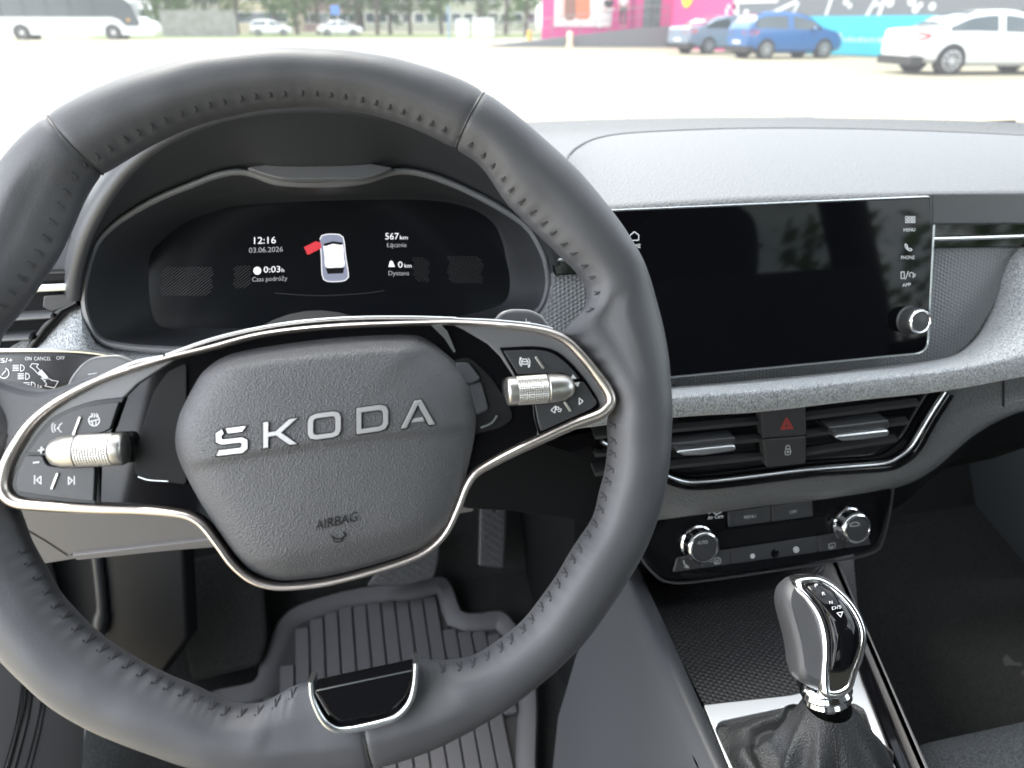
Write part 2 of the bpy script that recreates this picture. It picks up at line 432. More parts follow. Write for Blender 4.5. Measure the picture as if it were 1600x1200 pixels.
for sa in seams:
    i = int(sa / (2 * math.pi) * NR)
    MB().tube([rim_pt(i, R(k), .0004) for k in range(-30, 211, 8)], .00045, 5).build('panel_seam', M['seal'], rim)
# stitching along the inner edge
def in_spoke(i):
    return (ro[i % NR] - ri[i % NR]) > .0375
mb = MB(); hole = MB(); acc = 0
def between(a, lo, hi): return (a - lo) % (2 * math.pi) < (hi - lo) % (2 * math.pi)
SK = [(ang_of(905, 470), ang_of(870, 512)), (ang_of(0, 530), ang_of(38, 835)), (ang_of(474, 1060), ang_of(662, 1034))]
SK[0] = (ang_of(949, 660), ang_of(912, 492))
mids = lambda i: WP.pt(cen[0] + (ro[i] + ri[i]) / 2 * math.cos(2 * math.pi * (i + .5) / NR), cen[1] + (ro[i] + ri[i]) / 2 * math.sin(2 * math.pi * (i + .5) / NR))
for k in range(NR * 4):
    i = (k // 4) % NR; acc += 2 * math.pi / NR / 4 * ri[i]
    if acc < .0072: continue
    acc = 0; a = 2 * math.pi * (i + .5) / NR
    if any(between(a, lo, hi) for lo, hi in SK): continue
    upper = math.sin(a) > -.1
    ph0, ph1 = (R(138), R(150)) if upper else (R(150), R(170))
    for dj in ((0, 1) if upper else (0, 2)):
        p0, p1 = rim_pt(i + 1 if not upper else i, ph0, .0002), rim_pt(i + dj, ph1, .0004)
        mb.tube([p0, (p0 + p1) / 2 + (p0 - mids(i)).normalized() * .0004, p1], .00034, 5)
    hole.lathe(rim_pt(i, ph0, -.0002), (rim_pt(i, ph0) - mids(i)), [(.0007, 0), (.0006, .0003)], 6)
thr = mb.build('stitching', M['stitch'], rim)
tag(thr, kind='stuff')
tag(hole.build('stitch_holes', M['seal'], rim), kind='stuff')

MB().poly(WP, rnd([(-18,592),(0,597),(28,606),(57,611),(83,607),(133,590),(205,566),(225,570),(150,602),(113,622),(76,645),(48,670),(28,698),(0,720),(-30,660)], 6), -.016, .0045, .0035, 4).build('spoke_leather', M['leather'], rim, angle=60)
# trim loop
LOOP = [(640,505),(550,508),(470,514),(400,524),(332,542),(272,557),(210,575),(159,592),(113,614),(76,637),(48,662),(28,690),(11,721),(3,752),(7,772),(24,785),(57,790),(142,795),(227,798),(283,804),(303,811),(319,824),(340,851),(362,881),(387,903),(412,914),(445,918),(512,911),(587,892),(644,873),(674,856),(697,832),(715,795),(728,762),(742,741),(762,728),(800,708),(838,690),(895,664),(935,649),(950,637),(955,625),(949,608),(930,582),(909,556),(887,534),(861,521),(824,513),(767,507),(711,504)]
WID = {0:3,5:3,8:5,11:7,14:8,16:6.5,18:6,20:4.5,24:4,28:4,31:4.5,33:5,36:6,38:7,40:7.5,42:7,45:6,47:4,49:3}
lp = sm([(p[0], p[1]) for p in LOOP], 420, True)
# interpolate widths by nearest control points
ks = sorted(WID); LN = len(LOOP)
def wat(i):
    best = min(range(LN), key=lambda j: math.dist(LOOP[j], lp[i]))
    a = max([k for k in ks if k <= best]); b = min([k for k in ks if k >= best] or [ks[-1]])
    return WID[a] if a == b else WID[a] + (WID[b] - WID[a]) * (best - a) / (b - a)
ww = blur([wat(i) * .00039 for i in range(420)], 12)
HB = .0105    # height of the trim above the wheel plane
path = [WP.px(x, y, HB) for x, y in lp]
prof = [(-1, -1.6), (-1, -.1), (-.86, .45), (-.5, .85), (0, 1), (.5, .85), (.86, .45), (1, -.1), (1, -1.6)]
MB().ribbon(path, WP.n, ww, .0028, True, prof).build('trim_frame', M['metal'], wheel, angle=60)
TOP2 = [(262,556),(330,532),(400,515),(470,504),(550,498),(640,497),(712,499)]
MB().ribbon([WP.px(x, y, .004) for x, y in sm(TOP2, 80)], WP.n, .0012, .003).build('upper_trim_strip', M['satinm'], wheel, angle=60)
SL = [(258,558),(215,566),(170,585),(140,600)]; SRr = [(712,500),(767,502),(830,508),(862,515)]
for s_ in (SL, SRr): MB().ribbon([WP.px(x, y, .004) for x, y in sm(s_, 30)], WP.n, .0011, .003).build('spoke_trim_strip', M['satinm'], wheel, angle=60)

# gloss black spoke body, filling the loop
inner = [lp[i] for i in range(0, 420, 2)]
MB().poly(WP, inner, -.012, .0065, .001).build('spoke_body', M['gloss'], wheel)
# flat dark plates, painting the shaded openings on both sides of the hub
mb = MB(); mb.poly(WP, rnd([(292,566),(292,758),(232,750),(211,742),(210,715),(222,668),(240,612),(262,580)], 8), .0066, .0078, .0006); mb.build('spoke_opening_shade', M['dark'], wheel)
mb = MB(); mb.poly(WP, rnd([(707,562),(735,558),(770,592),(800,640),(802,655),(785,668),(745,678),(700,700)], 10), .0066, .0078, .0006); mb.build('spoke_opening_shade', M['dark'], wheel)
mb = MB(); mb.poly(WP, rnd([(710,566),(732,566),(752,592),(738,600),(722,600)], 6), .0078, .0105, .001); mb.poly(WP, rnd([(732,600),(752,596),(764,640),(744,650)], 6), .0078, .0095, .001); mb.build('spoke_bracket', M['hood'], wheel)
mb = MB()
strokes(mb, WP, [sm([(752,668),(768,661),(776,650)], 8)], 3, .0095); mb.build('bright_edge', M['satinm'], wheel); mb = MB()
strokes(mb, WP, [sm([(216,745),(232,750),(262,752)], 8)], 1.3, .0085); mb.build('bright_edge', M['satinm'], wheel); mb = MB()
fillpx(mb, WP, [(672,507),(690,508),(699,518),(712,549),(709,551),(694,528)], .0086)
mb.build('bright_edge', M['satinm'], wheel)

# airbag cover
AB = [(606,508),(655,511),(669,520),(681,536),(698,551),(715,567),(734,596),(743,628),(746,660),(742,694),(733,735),(721,784),(704,826),(677,854),(645,872),(587,891),(512,910),(445,917),(414,912),(387,897),(361,873),(331,831),(302,785),(279,742),(267,712),(264,686),(270,652),(285,619),(307,581),(332,549),(370,534),(437,521),(500,513),(550,509)]
ab2 = ccw([WP.pab(x, y, .018) for x, y in sm(AB, 220, True)])
ca = WP.pab(505, 700, .018)
def pa(u, v): return WP.pab(u, v, .020)
cre0, cre1 = pa(300, 730), pa(742, 668)
top0, top1 = pa(330, 585), pa(690, 545)
def side(p, a, b): return ((b[0] - a[0]) * (p[1] - a[1]) - (b[1] - a[1]) * (p[0] - a[0])) / math.dist(a, b)
def cover_h(p, s_):
    edge = 1 - s_                       # 0 rim, 1 centre
    h = .0085 + .0105 * (1 - math.exp(-edge * 11))
    h += .004 * (1 - s_ * s_)
    d = side(p, cre0, cre1)             # above the crease positive
    bow = .0035 * (1 - ((p[0] - ca[0]) / .08) ** 2)
    d -= bow
    h -= .0016 / (1 + math.exp(d / .0012)) * min(1, edge * 7)
    h += .0006 * math.exp(-(d / .0025) ** 2) * min(1, edge * 7)
    t = side(p, top0, top1) - .003 * (1 - ((p[0] - ca[0]) / .07) ** 2)
    if t > 0: h -= t * .95
    h -= max(0, (-side(p, pa(400, 880), pa(690, 815)) )) * .18
    return h
S = [1, 1.0, .995, .985, .97, .95, .93, .9, .87] + [.84 - .03 * k for k in range(28)]
rows = []
for j, s_ in enumerate(S):
    row = []
    for p in ab2:
        q = (ca[0] + (p[0] - ca[0]) * s_, ca[1] + (p[1] - ca[1]) * s_)
        row.append(WP.pt(q[0], q[1], 0.0 if j == 0 else cover_h(q, s_)))
    rows.append(row)
mb = MB(); mb.rings(rows, False, True)
cover = mb.build('airbag_cover', M['airbag'], wheel, angle=50)
def cov_h(u, v):
    p = pa(u, v); # radial fraction
    a = math.atan2(p[1] - ca[1], p[0] - ca[0]); rmax = 1e9
    best = min(ab2, key=lambda q: abs((math.atan2(q[1] - ca[1], q[0] - ca[0]) - a + math.pi) % (2 * math.pi) - math.pi))
    s_ = math.dist(p, ca) / math.dist(best, ca)
    return cover_h(p, min(1, s_))
class Surf:                            # lays printing on the curved cover
    n = WP.n
    def px(s, u, v, h=0): return WP.px(u, v, cov_h(u, v) + h)
    def pab(s, u, v, h=0): return WP.pab(u, v, h)
CS = Surf()
# raised wordmark: five wide letters, S in two pieces
def Lm(x0, yb, x1, yb1, hgt):
    """letter cell: local (0..1, 0..1) to pixels"""
    return lambda a, b: (x0 + (x1 - x0) * a + 0 * b, yb + (yb1 - yb) * a - hgt * b)
def letter(mb, cell, polys, h0=.0002, h1=.0012):
    for P in polys:
        pts = [cell(a, b) for a, b in P]
        q = ccw([(x, -y) for x, y in pts]); n_ = len(q)
        hm = sum(cov_h(x, -y) for x, y in q) / n_
        qi = inset(q, .9)
        r0 = [WP.px(x, -y, cov_h(x, -y) - .002) for x, y in q]; r1 = [WP.px(x, -y, cov_h(x, -y) + h1 - .0005) for x, y in q]; r2 = [WP.px(x, -y, cov_h(x, -y) + h1) for x, y in qi]
        mb.rings([r0, r1, r2], False, True)
sides = MB(); mb = MB()
cells = [Lm(337, 713, 387, 707, 42), Lm(411, 701, 465, 694, 41), Lm(481, 689, 533, 682, 41), Lm(557, 679, 607, 672, 41), Lm(626, 670, 680, 663, 41)]
e = .215; f_ = .19
Sp = [[(.30,1),(.96,1),(.84,1-e),(.38,1-e)],
      [(.0,.62),(.0,.86),(.20,.985),(.26,.80),(.19,.74),(.19,.64),(.24,.595),(.82,.595),(1,.47),(1,.14),(.84,0),(.02,0),(.10,e),(.76,e),(.81,.26),(.81,.36),(.76,.40),(.18,.40),(.0,.52)]]
Kp = [[(0,0),(0,1),(.16,1),(.16,.60),(.36,.60),(.76,1),(1,1),(.54,.52),(1,0),(.77,0),(.38,.42),(.16,.42),(.16,0)]]
def ringp(o, i_): return o, i_
Oo = [(.0,.25),(.0,.75),(.07,.93),(.24,1),(.76,1),(.93,.93),(1,.75),(1,.25),(.93,.07),(.76,0),(.24,0),(.07,.07)]
Oi = [(.17,.30),(.17,.70),(.20,.78),(.28,.81),(.72,.81),(.80,.78),(.83,.70),(.83,.30),(.80,.22),(.72,.19),(.28,.19),(.20,.22)]
Do = [(.0,.0),(.0,.5),(0,1),(.4,1),(.74,1),(.92,.93),(1,.75),(1,.5),(1,.25),(.92,.07),(.74,0),(.4,0)]
Di = [(.16,.19),(.16,.5),(.16,.81),(.4,.81),(.70,.81),(.79,.77),(.83,.68),(.83,.5),(.83,.32),(.79,.23),(.70,.19),(.4,.19)]
def hollow(mb, cell, A, B, h1=.0012):
    def lay(P, hh): return [WP.px(*cell(a, b), cov_h(*cell(a, b)) + hh) for a, b in P]
    def mixp(t): return [(a[0] + (b[0] - a[0]) * t, a[1] + (b[1] - a[1]) * t) for a, b in zip(A, B)]
    rs = [lay(A, -.002), lay(A, h1 - .0005), lay(mixp(.1), h1), lay(mixp(.9), h1), lay(B, h1 - .0005), lay(B, -.002)]
    mb.grid(rs, cu=True, flip=False)
letters = [('S', Sp), ('K', Kp), ('A', None)]
letter(mb, cells[0], Sp); letter(mb, cells[1], Kp)
hollow(mb, cells[2], Oo, Oi); hollow(mb, cells[3], Do, Di)
letter(mb, cells[4], [[(0,0),(.40,1),(.60,1),(1,0),(.82,0),(.50,.82),(.18,0)], [(.30,.17),(.36,.33),(.64,.33),(.70,.17)]])
mb.build('raised_lettering', M['letter'], cover, angle=25)
mb = MB()
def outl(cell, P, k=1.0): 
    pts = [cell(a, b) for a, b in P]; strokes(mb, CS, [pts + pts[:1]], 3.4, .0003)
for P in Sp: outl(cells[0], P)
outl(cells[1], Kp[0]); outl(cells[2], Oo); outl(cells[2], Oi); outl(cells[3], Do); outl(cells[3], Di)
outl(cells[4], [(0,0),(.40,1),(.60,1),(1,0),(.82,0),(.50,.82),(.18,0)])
mb.build('lettering_outline', M['dark'], cover)  # dark outline strips laid flat around the letters
mb = MB(); text(mb, CS, 'AIRBAG', (493, 829), (558, 814), 15, .0007)
strokes(mb, CS, [sm([(517,836),(524,842),(534,841),(541,834)], 8), sm([(519,840),(524,847),(534,845),(537,838)], 8), [(537,831),(541,838)]], 1.8, .0007)
mb.build('embossed_marking', M['dark'], cover)

# control pads ------------------------------------------------
def pad(pts, h0, h1, bev, r, m, name, par): return MB().poly(WP, rnd(pts, r), h0, h1, bev).build(name, m, par)
HP = .0095
lpts = [lp[i] for i in range(420)]
def loop_between(p, q, off, rev=False):
    i = min(range(420), key=lambda k: math.dist(lp[k], p)); j = min(range(420), key=lambda k: math.dist(lp[k], q)); out = []
    k = i
    while k != j: out.append(lp[k]); k = (k + 1) % 420
    out.append(lp[j]); c_ = (490, 680)
    return [(x + (c_[0] - x) / math.dist((x, y), c_) * off, y + (c_[1] - y) / math.dist((x, y), c_) * off) for x, y in out]
for side_ in 'LR':
    if side_ == 'L':
        lo = loop_between((272,557), (150,795), 4)[::3]
        surround = lo + [(152,735),(168,680),(193,622),(215,600),(241,583)]
        gap = [(194,620,2),(143,626,20),(108,638,20),(80,652,20),(57,678,10),(38,707,10),(23,738,10),(17,762,10),(30,776,6),(71,781,20),(149,790,3),(153,728,3),(175,672,8)]
        b1 = [(186,628,3),(142,633,20),(110,643,20),(85,657,20),(62,681,8),(44,708,2),(64,709,3),(78,692,6),(105,684,10),(160,676,4),(172,670,4)]
        b2 = [(40,712,3),(66,712,4),(72,728,8),(100,731,5),(148,729,3),(146,784,3),(72,775,20),(27,768,6),(24,758,6),(28,738,6)]
    else:
        lo = loop_between((842,688), (711,504), 4)[::3]
        surround = lo + [(725,515),(762,537),(782,557),(804,590),(832,625),(840,660)]
        gap = [(780,543,2),(838,540,20),(868,546,20),(893,567,10),(915,593,10),(936,625,10),(938,636,5),(925,645,5),(842,681,3),(834,652,3),(832,628,3),(806,590,3)]
        b1 = [(787,548,3),(838,546,20),(864,551,12),(888,570,10),(907,592,2),(895,592,3),(880,582,8),(858,583,4),(810,585,3)]
        b2 = [(836,632,3),(886,624,6),(898,612,6),(902,598,6),(912,596,4),(934,630,5),(924,639,5),(846,674,3),(841,660,3)]
    pl_ = MB().poly(WP, surround, .0060, .0085, .0008).build('control_pad', M['satin'], wheel)
    MB().poly(WP, rnd([p for p in gap], 6), .0080, .0093, .0003).build('pad_surround', M['gloss'], pl_)
    for b in (b1, b2): MB().poly(WP, rnd(b, 6), .0090, .0112, .0004).build('button', M['button'], pl_)
    K = .0114
    def sy(L, w_=1.3):
        m_ = MB(); strokes(m_, WP, L, w_, K); m_.build('symbol', M['white'], pl_)
    def fy(P):
        m_ = MB(); fillpx(m_, WP, P, K + .0002); m_.build('symbol', M['white'], pl_)
    if side_ == 'L':
        for a, b in (((112,686),(125,651)), ((80,765),(90,739))):
            ux = Vector((b[0]-a[0], b[1]-a[1])).normalized(); nx = Vector((-ux.y, ux.x)) * 2.1
            MB().poly(WP, rnd([(a[0]+nx.x,a[1]+nx.y),(b[0]+nx.x,b[1]+nx.y),(b[0]-nx.x,b[1]-nx.y),(a[0]-nx.x,a[1]-nx.y)], 2, 3), .0110, .0122, .0003).build('divider_bar', M['roller'], pl_)
        sy([arc(147,657,8.5,-60,240,14), [(139,659),(155,655)], [(144,659),(145,665)], [(150,658),(150,664)]] + [[(143+i*4,652),(145+i*4,649),(143+i*4,646)] for i in range(3)], 1.3)
        sy([[(97,661),(93,664),(92,668),(89,669),(92,671),(94,674),(96,675)], arc(94,668,9,140,215,5), arc(94,668,13,145,212,5)], 1.2)
        sy([[(60,704),(69,702)], [(65,698.5),(64,708)]], 1.8); sy([[(52,723),(61,722)]], 1.8)
        sy([[(54,743),(54,756)], [(64,744),(57,750),(64,756),(64,744)]]); sy([[(107,745),(107,757),(113,751),(107,745)], [(116,744),(116,757)]], 1.3)
    else:
        for a, b in (((837,557),(850,576)), ((882,627),(892,643))):
            ux = Vector((b[0]-a[0], b[1]-a[1])).normalized(); nx = Vector((-ux.y, ux.x)) * 2.0
            MB().poly(WP, rnd([(a[0]+nx.x,a[1]+nx.y),(b[0]+nx.x,b[1]+nx.y),(b[0]-nx.x,b[1]-nx.y),(a[0]-nx.x,a[1]-nx.y)], 2, 3), .0110, .0122, .0003).build('divider_bar', M['roller'], pl_)
        sy([arc(820,566,8,-50,50,6), arc(820,566,8,130,230,6), [(815,569),(815,565),(817,561),(822,561),(825,565),(825,569),(815,569)], [(815,565),(825,565)], [(812,561),(814,558)], [(826,574),(828,571)]], 1.3)
        fy([(891,592),(901,592),(895,585)]); fy([(896,598),(906,597),(903,605)])
        sy([[(868,634),(861,641),(867,645),(868,634)], [(869,636),(873,636),(873,640),(869,640),(869,636)], [(873,639),(877,639),(876,643),(872,643)]], 1.3); sy([[(905,622),(905,632),(911,627),(905,622)]], 1.3)
    # knurled roller
    if side_ == 'L': a0, a1, r0, flip = (75, 707), (197, 701), .0078, 1
    else: a0, a1, r0, flip = (897, 604), (791, 612), .0074, 1
    A, B = WP.px(*a0, .0125), WP.px(*a1, .0140); ax = (B - A); Lr = ax.length; ax.normalize()
    rl = MB().lathe(A, ax, [(.0001,0),(r0*.45,.0004),(r0*.74,.0022),(r0*.9,.005),(r0*.98,.009),(r0,.0125),(r0*1.0,.0135),(r0*.93,.0140)], 40).build('roller', M['roller'], wheel, angle=35)
    n1, n2 = 40, 26; z0, z1 = .0143, Lr - .0055; rows = []
    for i in range(n2 + 1):
        z = z0 + (z1 - z0) * i / n2; row = []
        u_ = ax.orthogonal().normalized(); v_ = ax.cross(u_)
        for k in range(n1 * 2):
            aa = 2 * math.pi * k / (n1 * 2); dd = .00022 * ((k % 2) - .5 + ((i % 2) - .5))
            row.append(A + ax * z + (u_ * math.cos(aa) + v_ * math.sin(aa)) * (r0 * .985 + dd))
        rows.append(row)
    MB().grid(rows, cu=True).build('knurled_grip', M['roller'], rl, angle=20)
    MB().lathe(A, ax, [(r0*.9, z1-.0003),(r0*.99, z1+.0002),(r0*.99, Lr-.0016),(r0*.93, Lr-.0004),(r0*.80, Lr),(.0001, Lr+.0002)], 40).build('roller_cap', M['roller'], rl, angle=50)

# lower spoke insert
FR = [(482,1066,3),(484,1095,10),(496,1124,12),(512,1141,14),(534,1147,12),(582,1140,12),(624,1128,20),(645,1104,14),(653,1070,10),(654,1036,3),(646,1034,2),(643,1060,8),(637,1088,10),(612,1113,12),(582,1124,12),(536,1131,12),(519,1122,10),(500,1088,10),(492,1063,2)]
FC = [(486,1064),(489,1090),(503,1121),(519,1136),(538,1140),(582,1132),(618,1120),(640,1097),(648,1068),(650,1035)]
ins = MB().ribbon([WP.px(x, y, .0185) for x, y in sm(FC, 60)], WP.n, [.0013 + .0006 * math.sin(math.pi * k / 59) for k in range(60)], .0022, False, [(-1, -6), (-1, .2), (-.75, .8), (-.3, 1), (.3, 1), (.75, .8), (1, .2), (1, -6)]).build('lower_insert_frame', M['satinm'], wheel, angle=60)
MB().poly(WP, rnd([(491,1080,2),(500,1092,8),(514,1117,10),(533,1129,8),(606,1115,12),(635,1088,10),(645,1060,6),(645,1047,2)], 6), .004, .0200, .001).build('lower_insert', M['gloss'], ins)
mb = MB(); a_, b_, c_, d_ = [(493,1080),(642,1048),(640,1031),(493,1063)]
mb.add([WP.px(*a_, .0196), WP.px(*b_, .0196), WP.px(*c_, .008), WP.px(*d_, .008), WP.px(*a_, .0), WP.px(*b_, .0), WP.px(*c_, .0), WP.px(*d_, .0)], [(0,1,2,3),(4,7,6,5),(0,3,7,4),(1,5,6,2),(3,2,6,7),(0,4,5,1)])
mb.build('lower_insert_edge', M['gloss'], ins, angle=0)
mb = MB(); strokes(mb, WP, [[(494,1079),(642,1048)], [(493,1082),(514,1117)]], 1.6, .0203); mb.build('bright_edge', M['satinm'], ins)  # glint along the insert's folded edge, drawn as bright strokes

# shift paddles
for pts, sy in (([(95,625,2),(108,590,10),(128,565,12),(148,556,10),(184,553,8),(212,564,10),(240,600,4),(160,640,4)], '-'),
                ([(766,520,2),(774,496,8),(784,486,8),(800,482,8),(828,483,8),(846,491,8),(864,514,8),(862,530,4)], '+')):
    p = MB().poly(WP, rnd(pts, 8), -.034, -.028, .002).build('shift_paddle', M['satin'], wheel)
    mb = MB()
    if sy == '+': strokes(mb, WP, [[(817,504),(828,503)], [(822,498),(823,509)]], 1.6, -.0277)
    else: strokes(mb, WP, [[(138,585),(151,583)]], 1.8, -.0277)
    mb.build('symbols', M['white'], p)
# hub and column behind the wheel
mb = MB().lathe(WP.pt(cen[0] + .0, cen[1], -.012), -WP.n, [(.050, 0), (.056, .01), (.056, .03), (.045, .035)], 40); mb.build('hub', M['dark'], wheel)

# ---------------------------------------------------------------- steering column
col_ = thing('steering_column', WP.pt(cen[0], cen[1], -.20), 'dark plastic steering column shroud right behind the wheel hub', 'column shroud')
rs = []
for h, k in ((-.050, .8), (-.055, 1), (-.14, 1.08), (-.26, 1.1)):
    rs.append([WP.pt(cen[0] + .052 * k * (abs(math.cos(t)) ** .6) * (1 if math.cos(t) > 0 else -1), cen[1] - .012 + .046 * k * (abs(math.sin(t)) ** .6) * (1 if math.sin(t) > 0 else -1), h) for t in [2 * math.pi * i / 36 for i in range(36)]])
MB().rings(rs[::-1]).build('shroud', M['hood'], col_)
# combined light stalk on the left
stk = thing('light_stalk', WP.px(60, 590, -.05), 'black multi-function stalk with printed headlight symbols left of the wheel', 'control stalk')
sp_ = [(-60,548,4),(100,547,30),(150,549,16),(192,556,10),(205,572,8),(190,600,8),(150,612,8),(93,607,10),(57,613,10),(28,612,10),(0,604,10),(-60,590,6)]
body = MB().poly(WP, rnd(sp_, 8), -.062, -.046, .003).build('stalk_body', M['button'], stk)
MB().tube([WP.px(x, y, -.0465) for x, y in sm([(-60,548),(60,547),(130,549),(180,556)], 30)], .0011, 6).build('chrome_edge', M['satinm'], body)
MB().tube([WP.px(170, 590, -.055), WP.pt(cen[0] - .02, cen[1] - .0, -.07)], .012, 16).build('stalk_stem', M['dark'], stk)
mb = MB(); K = -.0455
text(mb, WP, 'ES/+', (-5,567), (20,566), 7, K); text(mb, WP, 'ON', (39,563), (49,563), 5.6, K); text(mb, WP, 'CANCEL', (53,563), (80,563), 5.6, K); text(mb, WP, 'OFF', (88,562), (101,562), 5.6, K)
for (x, y) in ((34,575),(42,588),(51,602)):
    strokes(mb, WP, [[(x-2,y-5),(x-2,y+5)] + arc(x-2,y,6,90,-90,8,5)[0:], ] + [[(x-14,y-4+i*2.6),(x-5,y-4+i*2.6)] for i in range(4)], 1.2, K)
strokes(mb, WP, [arc(6,583,8,-70,150,10), [(3,586),(9,579)]], 1.3, K)
strokes(mb, WP, [[(47,573),(50,568),(60,569),(57,573),(66,582),(61,586),(53,577),(47,573)], [(71,595),(64,591),(78,592),(80,594),(91,596),(85,606),(70,603),(73,600),(68,594)]], 1.2, K)
fillpx(mb, WP, [(59,582),(65,577),(76,590),(68,592)], K)
text(mb, WP, '1x', (59,606), (66,606), 5.5, K)
mb.build('symbols', M['white'], body)
# ================================================================ INSTRUMENT CLUSTER
def L3(a, b, t): return a + (b - a) * t
cl = thing('instrument_cluster', (0.0, .70, CAMZ - .28), 'digital instrument cluster with lit trip readings in a dark hooded binnacle', 'instrument cluster')
CP = tilted((-.0, .665, CAMZ - .20), 18)
BZ = [(128,467),(133,427),(147,383),(170,355),(205,330),(250,306),(300,286),(337,272),(371,266),(398,270),(428,281),(469,285),(532,284),(570,280),(600,270),(626,265),(656,268),(690,278),(735,297),(787,325),(825,352),(845,382),(856,411),(860,445),(852,476),(838,492),(800,505),(700,520),(560,535),(400,548),(267,549),(187,543),(153,531),(136,505)]
GL = [(237,483),(233,433),(236,398),(255,375),(284,352),(317,337),(367,323),(430,318),(500,315),(580,313),(671,314),(731,325),(768,347),(783,375),(790,405),(796,440),(788,470),(750,486),(675,499),(560,508),(412,512),(300,512),(252,509)]
NB = 200
def align(pts, n, start):
    q = sm(pts, n, True); a = [p for p in q]
    if area(a) < 0: a = a[::-1]
    i = min(range(n), key=lambda k: math.dist(a[k], start)); return a[i:] + a[:i]
bz, gl = align(BZ, NB, (500, 535)), align(GL, NB, (500, 510))
def off2(P, d):   # pixel offset inwards
    return [p for p in inset(P if area(P) > 0 else P[::-1], d)]
BY = .605
def bzp(P, Y): return [atY(x, y, Y) for x, y in P]
mb = MB()
mid = [(a[0] * .45 + b[0] * .55, a[1] * .45 + b[1] * .55) for a, b in zip(bz, gl)]
mb.grid([bzp(off2(bz, -3), BY + .03), bzp(off2(bz, -3), BY), bzp(off2(bz, 0), BY - .004), bzp(off2(bz, 4), BY - .004), bzp(off2(bz, 8), BY + .002)], cu=True)
ring = mb.build('bezel_ring', M['bezel'], cl, angle=80)
mb = MB(); mb.grid([bzp(off2(bz, 7), BY + .001), [atY(*q, BY + .03) for q in mid], [CP.px(*q, .004) for q in off2(gl, -6)], [CP.px(*q, .0005) for q in off2(gl, -1)]], cu=True)
mb.build('inner_surround', M['hood'], cl, angle=50)
q = ccw([CP.ab(CP.px(*p)) for p in off2(gl, -3)])
glass = MB().prism(CP, q, -.02, 0).build('display_glass', M['cluster'], cl)
# graphics on the display
K = .0006
for its in ((('12:16', (397,381), (431,380), 10.5),), (('0:03', (412,426), (438,425), 9.5), ('h', (440,425), (444,425), 6)), (('567', (602,374), (623,374), 10), ('km', (625,374), (637,374), 6)), (('0', (622,418), (629,418), 9.5), ('km', (632,418), (643,418), 6))):
    mb = MB()
    for it in its: text(mb, CP, *it, K)
    mb.build('reading', M['lit'], glass)
mb = MB(); fillpx(mb, CP, arc(402,423,6.2), K); mb.build('clock_symbol', M['lit'], glass)
mb = MB(); fillpx(mb, CP, [(607,417),(609,409),(611,407),(614,409),(617,417)], K); mb.build('road_symbol', M['lit'], glass)
for s_, p_, q_, h_ in (('03.06.2026', (389,395), (442,393), 8), ('Czas podróży', (394,440), (449,438), 7), ('Łącznie', (604,386), (635,386), 7), ('Dystans', (607,430), (639,430), 7)):
    mb = MB(); text(mb, CP, s_, p_, q_, h_, K); mb.build('caption', M['litd'], glass)
for (x0, x1, y0, y1, fl) in ((250, 334, 417, 462, 0), (364, 394, 415, 450, 0), (644, 672, 402, 440, 1), (698, 756, 400, 442, 1)):
    mb = MB(); q_ = -30
    while q_ < (x1 - x0) + 60:
        a_ = (x0 + q_, y0); pts = []
        for j_ in range(13):
            y = y0 + (y1 - y0) * j_ / 12; x = x0 + q_ + (y - y0) * (1.4 if fl else -1.3) - (40 if fl else -20)
            if x0 <= x <= x1: pts.append((x, y))
        if len(pts) > 2: strokes(mb, CP, [[pts[0], pts[-1]]], .8, K)
        q_ += 6
    tag(mb.build('hatching', M['litf'], glass), kind='stuff')
# the car pictogram with its open door
car = [(500,374),(503,368),(512,366),(526,366),(535,369),(538,380),(540,400),(544,425),(544,434),(536,439),(516,440),(506,437),(503,425),(502,400)]
mb = MB(); fillpx(mb, CP, [p for p in sm(car, 40, True)], K); mb.build('car_symbol', M['litb'], glass)
mb = MB(); strokes(mb, CP, [sm(car, 30, True)], 1.3, K + .0003); fillpx(mb, CP, sm([(506,382),(520,379),(535,381),(537,400),(538,416),(524,418),(509,417),(507,400)], 30, True), K + .0004); mb.build('car_symbol_roof', M['lit'], glass)
mb = MB(); fillpx(mb, CP, [(505,381),(520,377),(536,379),(534,383),(520,381),(507,385)], K + .0007); fillpx(mb, CP, [(509,419),(538,418),(536,427),(512,428)], K + .0007); mb.build('car_symbol_windows', M['litk'], glass)
mb = MB(); fillpx(mb, CP, [(475,386),(493,377),(501,379),(502,388),(484,397),(480,398)], K + .0004); mb.build('open_door_symbol', M['litr'], glass)
mb = MB(); strokes(mb, CP, [sm([(430,458),(500,462),(572,458),(600,454)], 12)], 1.0, K); mb.build('horizon_line', M['litf'], glass)

# binnacle hood
LIP = [(124,470),(128,430),(140,385),(158,345),(180,308),(208,272),(250,236),(310,205),(380,186),(460,178),(540,181),(620,193),(700,226),(770,277),(826,336),(850,375),(862,410),(866,450)]
NL = 90
lip2 = sm(LIP, NL)
top = [p for p in align(BZ, NB, (128,467))]      # bezel outline from the left base
if abs(top[10][1] - 467) > 0 and top[10][1] > 467: top = [top[0]] + top[1:][::-1]
i1 = min(range(NB), key=lambda k: math.dist(top[k], (858, 450)))
seg = resample(top[:i1 + 1], NL, False)
def lipY(k):
    t = k / (NL - 1); return .602 - .055 * math.sin(math.pi * t) ** .8
lip3 = [atY(*lip2[k], lipY(k)) for k in range(NL)]
mb = MB()
mb.grid([lip3, [L3(lip3[k], atY(*seg[k], BY), .10) + Vector((0, .004, -.002)) for k in range(NL)], [L3(lip3[k], atY(*seg[k], BY), .6) for k in range(NL)], [atY(*seg[k], BY) + Vector((0, .006, 0)) for k in range(NL)]])
